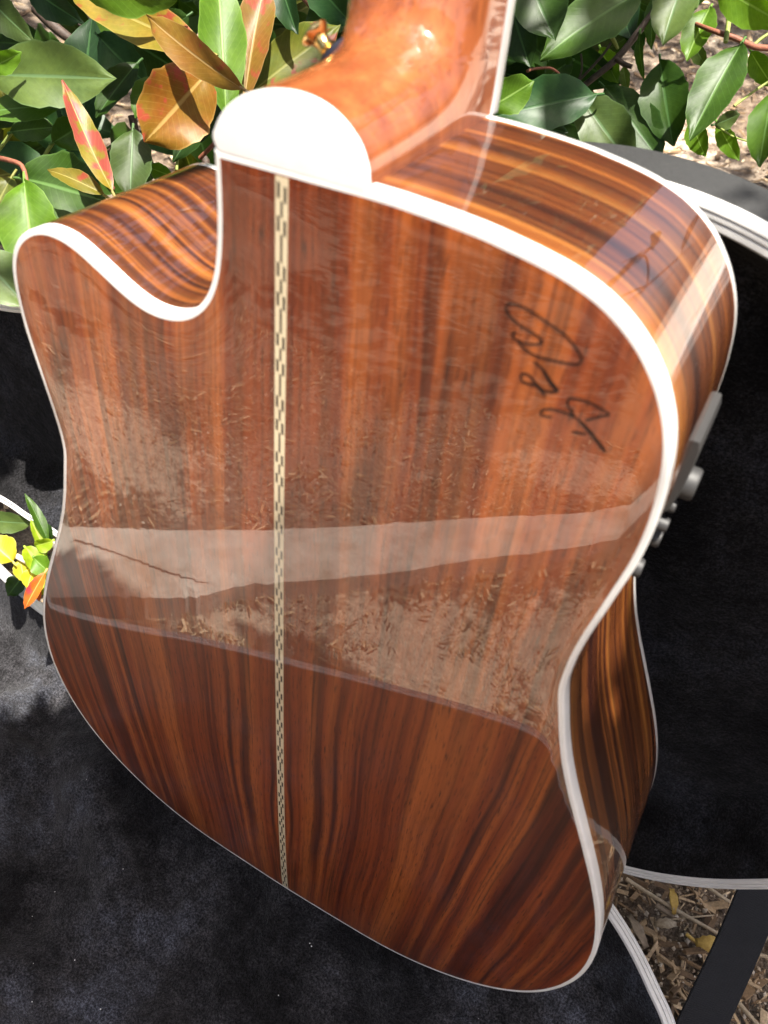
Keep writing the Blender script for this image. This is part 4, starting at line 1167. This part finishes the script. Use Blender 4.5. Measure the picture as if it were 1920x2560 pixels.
stem(bushL, 'leaf_stalk', [(440, 365, 655), (443, 395, 655), (442, 425, 655)], [0.0012, 0.0012], M_STEMG)
stem(bushL, 'branch', [(90, 20, 800), (140, 70, 800), (190, 110, 805), (235, 160, 810)], [0.006, 0.005, 0.004], M_BARK)
stem(bushL, 'twig', [(190, 55, 780), (225, 90, 785), (235, 140, 790)], [0.0014, 0.0014], M_BARK)
stem(bushL, 'twig', [(750, -10, 690), (790, 30, 690), (830, 62, 692)], [0.0016, 0.0014], M_STEMR)
stem(bushL, 'twig', [(500, 395, 650), (530, 365, 640), (560, 335, 636)], [0.0018, 0.0018], M_STEMR)
stem(bushL, 'branch', [(330, 290, 760), (345, 360, 765), (360, 430, 770)], [0.0040, 0.0036], M_BARK)
stem(bushL, 'branch', [(480, 260, 790), (500, 340, 795), (520, 430, 800)], [0.0045, 0.0040], M_BARK)
stem(bushL, 'twig', [(285, 470, 640), (240, 455, 645), (200, 445, 650)], [0.0014, 0.0014], M_STEMR)
stem(sprig, 'stem', [(14, 1376, 695), (45, 1392, 696), (78, 1408, 696), (118, 1412, 700)], [0.0026, 0.0024], M_STEMP)
stem(sprig, 'stem', [(128, 1356, 702), (150, 1390, 722), (165, 1430, 760), (170, 1450, 800)], [0.0018, 0.0022], M_STEMP)
stem(sprig, 'stem', [(118, 1350, 700), (135, 1358, 705), (165, 1370, 715)], [0.0018, 0.0018], M_STEMP)
# filler foliage behind: individual leaves sharing meshes, seen in the gaps
fills = []
for k, (mname, L, Wd, fo, be) in enumerate([('dark', .085, .036, .3, .4), ('dark', .075, .034, .2, -.3), ('teal', .08, .036, .25, .3), ('mid', .07, .03, .3, .5), ('dark', .09, .036, .4, .2), ('mid', .06, .026, .2, .3), ('olive', .07, .03, .3, .4)]):
    me = leaf_mesh('leaf', L, Wd, fo, be, 0.3, 1.0, 1.0, 8, 4); me.materials.append(LM[mname]); fills.append(me)
fr = random.Random(21)
def fill(parent, n, ubox, vbox, dbox, keep=None):
    k = 0
    while k < n:
        u = fr.uniform(*ubox); v = fr.uniform(*vbox); d = fr.uniform(*dbox)
        if keep and not keep(u, v): continue
        me = fr.choice(fills); o = bpy.data.objects.new('leaf', me); link(o, parent)
        an = fr.uniform(0, 6.28)
        b_ = at(u, v, d); t_ = at(u+100*math.cos(an), v+100*math.sin(an), d+fr.uniform(-60, 60))
        xa = (t_-b_).normalized(); view = (cam.matrix_world.translation-b_).normalized()
        za = (view-xa*view.dot(xa)).normalized(); ya = za.cross(xa)
        Rm = Matrix((xa, ya, za)).transposed() @ Matrix.Rotation(fr.uniform(-0.9, 0.9), 3, 'X')
        o.matrix_basis = Matrix.Translation(b_-parent.location) @ Rm.to_4x4() @ Matrix.Scale(fr.uniform(1.0, 1.5), 4)
        k += 1
def keepL(u, v):
    for (cx, cy, r_) in ((55, 25, 55), (235, 105, 55), (60, 370, 60), (290, 290, 55), (560, 330, 50)):
        if (u-cx)**2+(v-cy)**2 < r_*r_: return False
    return v < 640
def keepR(u, v):
    return not (1400 < u < 1960 and v > 40) and v < 330
fill(bushL, 200, (-420, 980), (-320, 640), (740, 940), keepL)
fill(bushR, 70, (1230, 1560), (-260, 330), (740, 900), keepR)

# side branch of the right-hand plant reaching out beyond the lid
o0 = bushR.location
bp = [Vector((0.24, 0.66, 0.10)), Vector((0.30, 0.76, 0.40)), Vector((0.36, 0.84, 0.60)), Vector((0.40, 0.92, 0.80))]
for (i0, v1, v2) in ((1, (0.05, 0.03, 0.12), (0.13, 0.05, 0.22)), (2, (0.06, 0.0, 0.06), (0.15, 0.02, 0.16)), (2, (-0.04, 0.02, 0.10), (-0.10, 0.03, 0.24)), (3, (0.05, 0.02, 0.08), (0.10, 0.02, 0.2))):
    tube('twig', [bp[i0]-o0, bp[i0]+Vector(v1)-o0, bp[i0]+Vector(v2)-o0], [0.0026, 0.0018, 0.001], M_BARK, bushR, sides=6)
tube('branch', [p-o0 for p in bp], [0.005, 0.004, 0.002], M_BARK, bushR, sides=8)
tube('twig', [p-o0 for p in (bp[1], bp[1]+Vector((0.09, 0.02, 0.07)), bp[1]+Vector((0.17, 0.05, 0.12)))], [0.003, 0.002, 0.001], M_BARK, bushR, sides=6)
tube('twig', [p-o0 for p in (bp[2], bp[2]+Vector((-0.08, 0.02, 0.04)), bp[2]+Vector((-0.13, 0.05, 0.10)))], [0.0025, 0.002, 0.001], M_BARK, bushR, sides=6)
for k in range(22):
    q = bp[1].lerp(bp[3], fr.random()) + Vector((fr.uniform(-.12, .16), fr.uniform(-.05, .05), fr.uniform(-.06, .08)))
    o = bpy.data.objects.new('leaf', fr.choice(fills)); link(o, bushR)
    o.matrix_basis = Matrix.Translation(q-o0) @ Matrix.Rotation(fr.uniform(0, 6.28), 4, Vector((fr.uniform(-1, 1), fr.uniform(-1, 1), fr.uniform(-1, 1))).normalized()) @ Matrix.Scale(0.8, 4)

# ================================================================ TREE OVER THE BUSH (unseen but mirrored in the lacquer, added to shade and dapple the sun)
tree = empty('added_shade_tree', (-0.9, 2.6, GZ))
tag(tree, 'unseen leafy tree added over the bush and the case to dapple the sun', 'tree')
tr_ = tube('trunk', [Vector((0, 0, -0.05)), Vector((0.03, 0, 0.7)), Vector((0.1, -0.1, 1.5)), Vector((0.15, -0.25, 2.6))], [0.10, 0.075, 0.06, 0.03], M_BARK, tree, sides=12)
for k, (dx, dy, dz) in enumerate(((1.3, -1.6, 0.5), (-0.6, -1.7, 0.6), (1.9, -0.4, 0.7), (0.6, 0.8, 0.9), (-1.4, -0.2, 0.7))):
    p0 = Vector((0.1, -0.1, 1.3+0.15*k)); tube('limb', [p0, p0+Vector((dx*.45, dy*.45, dz*.5)), p0+Vector((dx, dy, dz))], [0.045, 0.03, 0.012], M_BARK, tree, sides=8)
R = np.random.RandomState(11)
# gaps kept open in the added crown for sun shafts (heel and cutaway, sprig, strips of plush, gravel behind the bush)
# (point, half width across x, half width across y)
TG = [(at(150, 215, 600), 0.025, 0.03), (at(322, 395, 600), 0.018, 0.02), (at(540, 100, 600), 0.035, 0.04), (at(230, 20, 590), 0.03, 0.03), (at(400, 240, 585), 0.02, 0.03), (at(90, 560, 590), 0.02, 0.02), (at(1820, 180, 640), 0.03, 0.03), (at(1870, 20, 620), 0.03, 0.03), (at(1290, 230, 620), 0.02, 0.02), (at(1760, 360, 725), 0.025, 0.025), (Vector((0.10, 0.167, 0.49)), 0.13, 0.03), (Vector((0.03, 0.18, 0.56)), 0.05, 0.03), (Vector((0.0, 0.085, 0.50)), 0.21, 0.055), (Vector((-0.06, 0.12, 0.48)), 0.12, 0.05), (Vector((0.06, 0.12, 0.48)), 0.10, 0.05), (Vector((-0.38, 0.10, -0.06)), 0.07, 0.06), (Vector((-0.345, 0.03, -0.06)), 0.04, 0.04),
      (Vector((-0.33, 0.14, 0.12)), 0.016, 0.05), (Vector((-0.38, 0.14, 0.16)), 0.014, 0.05), (Vector((-0.30, 0.14, 0.10)), 0.008, 0.05),
      (Vector((-0.33, 1.62, -0.11)), 0.20, 0.2), (Vector((-0.12, 1.75, -0.11)), 0.10, 0.1), (Vector((-1.5, 1.3, -0.11)), 0.10, 0.1), (Vector((-0.9, 0.9, -0.11)), 0.08, 0.08)]
def in_shaft(P):
    for c0, rx, ry in TG:
        w_ = P-c0; w_ = w_ - S*w_.dot(S)
        if (w_.x/(rx+0.025))**2+(w_.y/(ry+0.02))**2 < 1: return True
    return False
def foliage(n, sampler, origin, seed, lit):
    R = np.random.RandomState(seed); V = []; F = []; k = 0; tries = 0
    while k < n and tries < n*8:
        tries += 1
        P = sampler(R)
        if P is None: continue
        if in_shaft(P): continue
        ax_, ay_ = P.x-0.11, P.y-0.14
        if ay_ > 0.3 and ax_ > 0.04*ay_ and (P.z-0.47) < 0.42*math.hypot(ax_, ay_): continue
        s_ = (P.z+0.11)/S.z; gx_, gy_ = P.x-S.x*s_, P.y-S.y*s_
        if lit(gx_, gy_): continue
        L = 0.06+0.07*R.rand(); n_ = Vector((R.randn(), R.randn(), 1.2+R.randn())).normalized(); x_ = n_.orthogonal().normalized()
        x_ = (Matrix.Rotation(R.rand()*6.28, 3, n_) @ x_); y_ = n_.cross(x_)
        b0 = len(V); P = P-origin
        V += [P-x_*L/2, P-y_*L*0.2+n_*0.004, P+x_*L/2, P+y_*L*0.2+n_*0.004]
        F += [(b0, b0+1, b0+2), (b0, b0+2, b0+3)]
        k += 1
    return V, F
def lit(x, y):
    if x > 0.7 and y > 1.7: return True
    # leaves left out so mulch before the case turns sunny, dappled further on
    y0 = -0.30 + 0.10*min(1, max(0, (-0.1-x)/0.15))
    if -1.15 < y < y0: return mnoise.noise(Vector((x*2.6, y*3.1, 3))) + 0.35*mnoise.noise(Vector((x*8, y*8, 5))) > -0.36
    if y <= -1.15: return mnoise.noise(Vector((x*1.1, y*1.1, 9))) > 0.30
    return False
def crown_a(R):
    if R.rand() < 0.35:        # leaves added along the sun line to shade the case
        q = Vector((-0.5+1.05*R.rand(), -0.30+0.50*R.rand(), -0.06)); q.y = max(q.y, -0.20) if q.x < -0.2 else q.y; P = q + S*(1.25+0.9*R.rand())
        return P
    a = R.rand()*6.283; rr = math.sqrt(R.rand())
    P = Vector((-0.45+2.7*rr*math.cos(a), 1.35+2.0*rr*math.sin(a), 0)); P.z = 1.2+1.5*R.rand()*(1-rr*rr*0.6)
    return None if mnoise.noise(P*1.9) < -0.22 else P
V, F = foliage(20000, crown_a, tree.location, 11, lit)
m, t, b, o = new_mat('shade_foliage')
n1 = noise(t, coords(t), 8, 3, 0.6)
t.links.new(ramp(t, n1, [(0.3, (0.02, 0.05, 0.01)), (0.7, (0.06, 0.11, 0.02))]), b.inputs['Base Color']); b.inputs['Roughness'].default_value = 0.5
M_FOL = m
mesh_obj('crown', V, F, M_FOL, tree, smooth=False)['kind'] = 'stuff'
# second unseen tree, added left of the viewer to shade the far mulch
tree2 = empty('added_shade_tree', (-2.6, -2.4, GZ))
tag(tree2, 'unseen tree added beyond the concrete edging to shade the mulch, mirrored darkly in the guitar back', 'tree')
tube('trunk', [Vector((0, 0, -0.05)), Vector((-0.03, 0, 0.8)), Vector((0.05, 0.1, 1.6)), Vector((0.1, 0.2, 2.8))], [0.12, 0.09, 0.07, 0.03], M_BARK, tree2, sides=12)
def crown_b(R):
    a = R.rand()*6.283; rr = math.sqrt(R.rand())
    P = Vector((-1.7+2.4*rr*math.cos(a), -2.6+2.2*rr*math.sin(a), 0)); P.z = 0.9+2.2*R.rand()*(1-rr*rr*0.5)
    return None if mnoise.noise(P*1.6) < -0.25 else P
V, F = foliage(11000, crown_b, tree2.location, 12, lit)
mesh_obj('crown', V, F, M_FOL, tree2, smooth=False)['kind'] = 'stuff'
# unseen hedges added around the place to keep bright sky out of reflections
def added_hedge(name, x0, y0, x1, y1, h, n, seed, label):
    R = np.random.RandomState(seed); V = []; F = []; a = Vector((x0, y0, 0)); d = Vector((x1-x0, y1-y0, 0)); nn = Vector((-d.y, d.x, 0)).normalized()
    for k in range(n):
        t_ = R.rand(); z = h*R.rand()*(0.86+0.14*math.sin(t_*40)); P = a + d*t_ + nn*(0.35*R.randn()) + Vector((0, 0, z))
        L = 0.18+0.2*R.rand(); n_ = Vector((R.randn(), R.randn(), 0.6+R.randn())).normalized(); x_ = n_.orthogonal().normalized(); x_ = Matrix.Rotation(R.rand()*6.28, 3, n_) @ x_; y_ = n_.cross(x_)
        b0 = len(V); P = P-a
        V += [P-x_*L/2, P-y_*L*0.24, P+x_*L/2, P+y_*L*0.24]; F += [(b0, b0+1, b0+2), (b0, b0+2, b0+3)]
    hd = empty(name, (x0, y0, GZ)); tag(hd, label, 'added_hedge')
    o = mesh_obj('foliage', V, F, M_FOL, hd, smooth=False); o['kind'] = 'stuff'
    for k in range(8):
        q = d*(k/7.0); tube('stem', [q+Vector((0, 0, -0.05)), q+Vector((0.03, 0.02, h*0.8))], [0.03, 0.015], M_BARK, hd, sides=6, n=1)
added_hedge('added_hedge', -5, 4.6, 0.3, 4.4, 3.6, 11000, 31, 'tall unseen hedging added far behind the bush to block the sky')
added_hedge('added_hedge', -5, -5.6, 5, -5.2, 2.8, 6000, 32, 'unseen hedging added across the garden to darken the reflection in the guitar back')
added_hedge('added_hedge', 4.6, -5, 4.4, 1.4, 2.6, 4500, 33, 'unseen hedging added past the strap side of the case to block the sky')
added_hedge('added_hedge', -5.4, -5, -5.2, 4.5, 2.6, 5000, 34, 'unseen hedging added past the cutaway side of the guitar to block the sky')
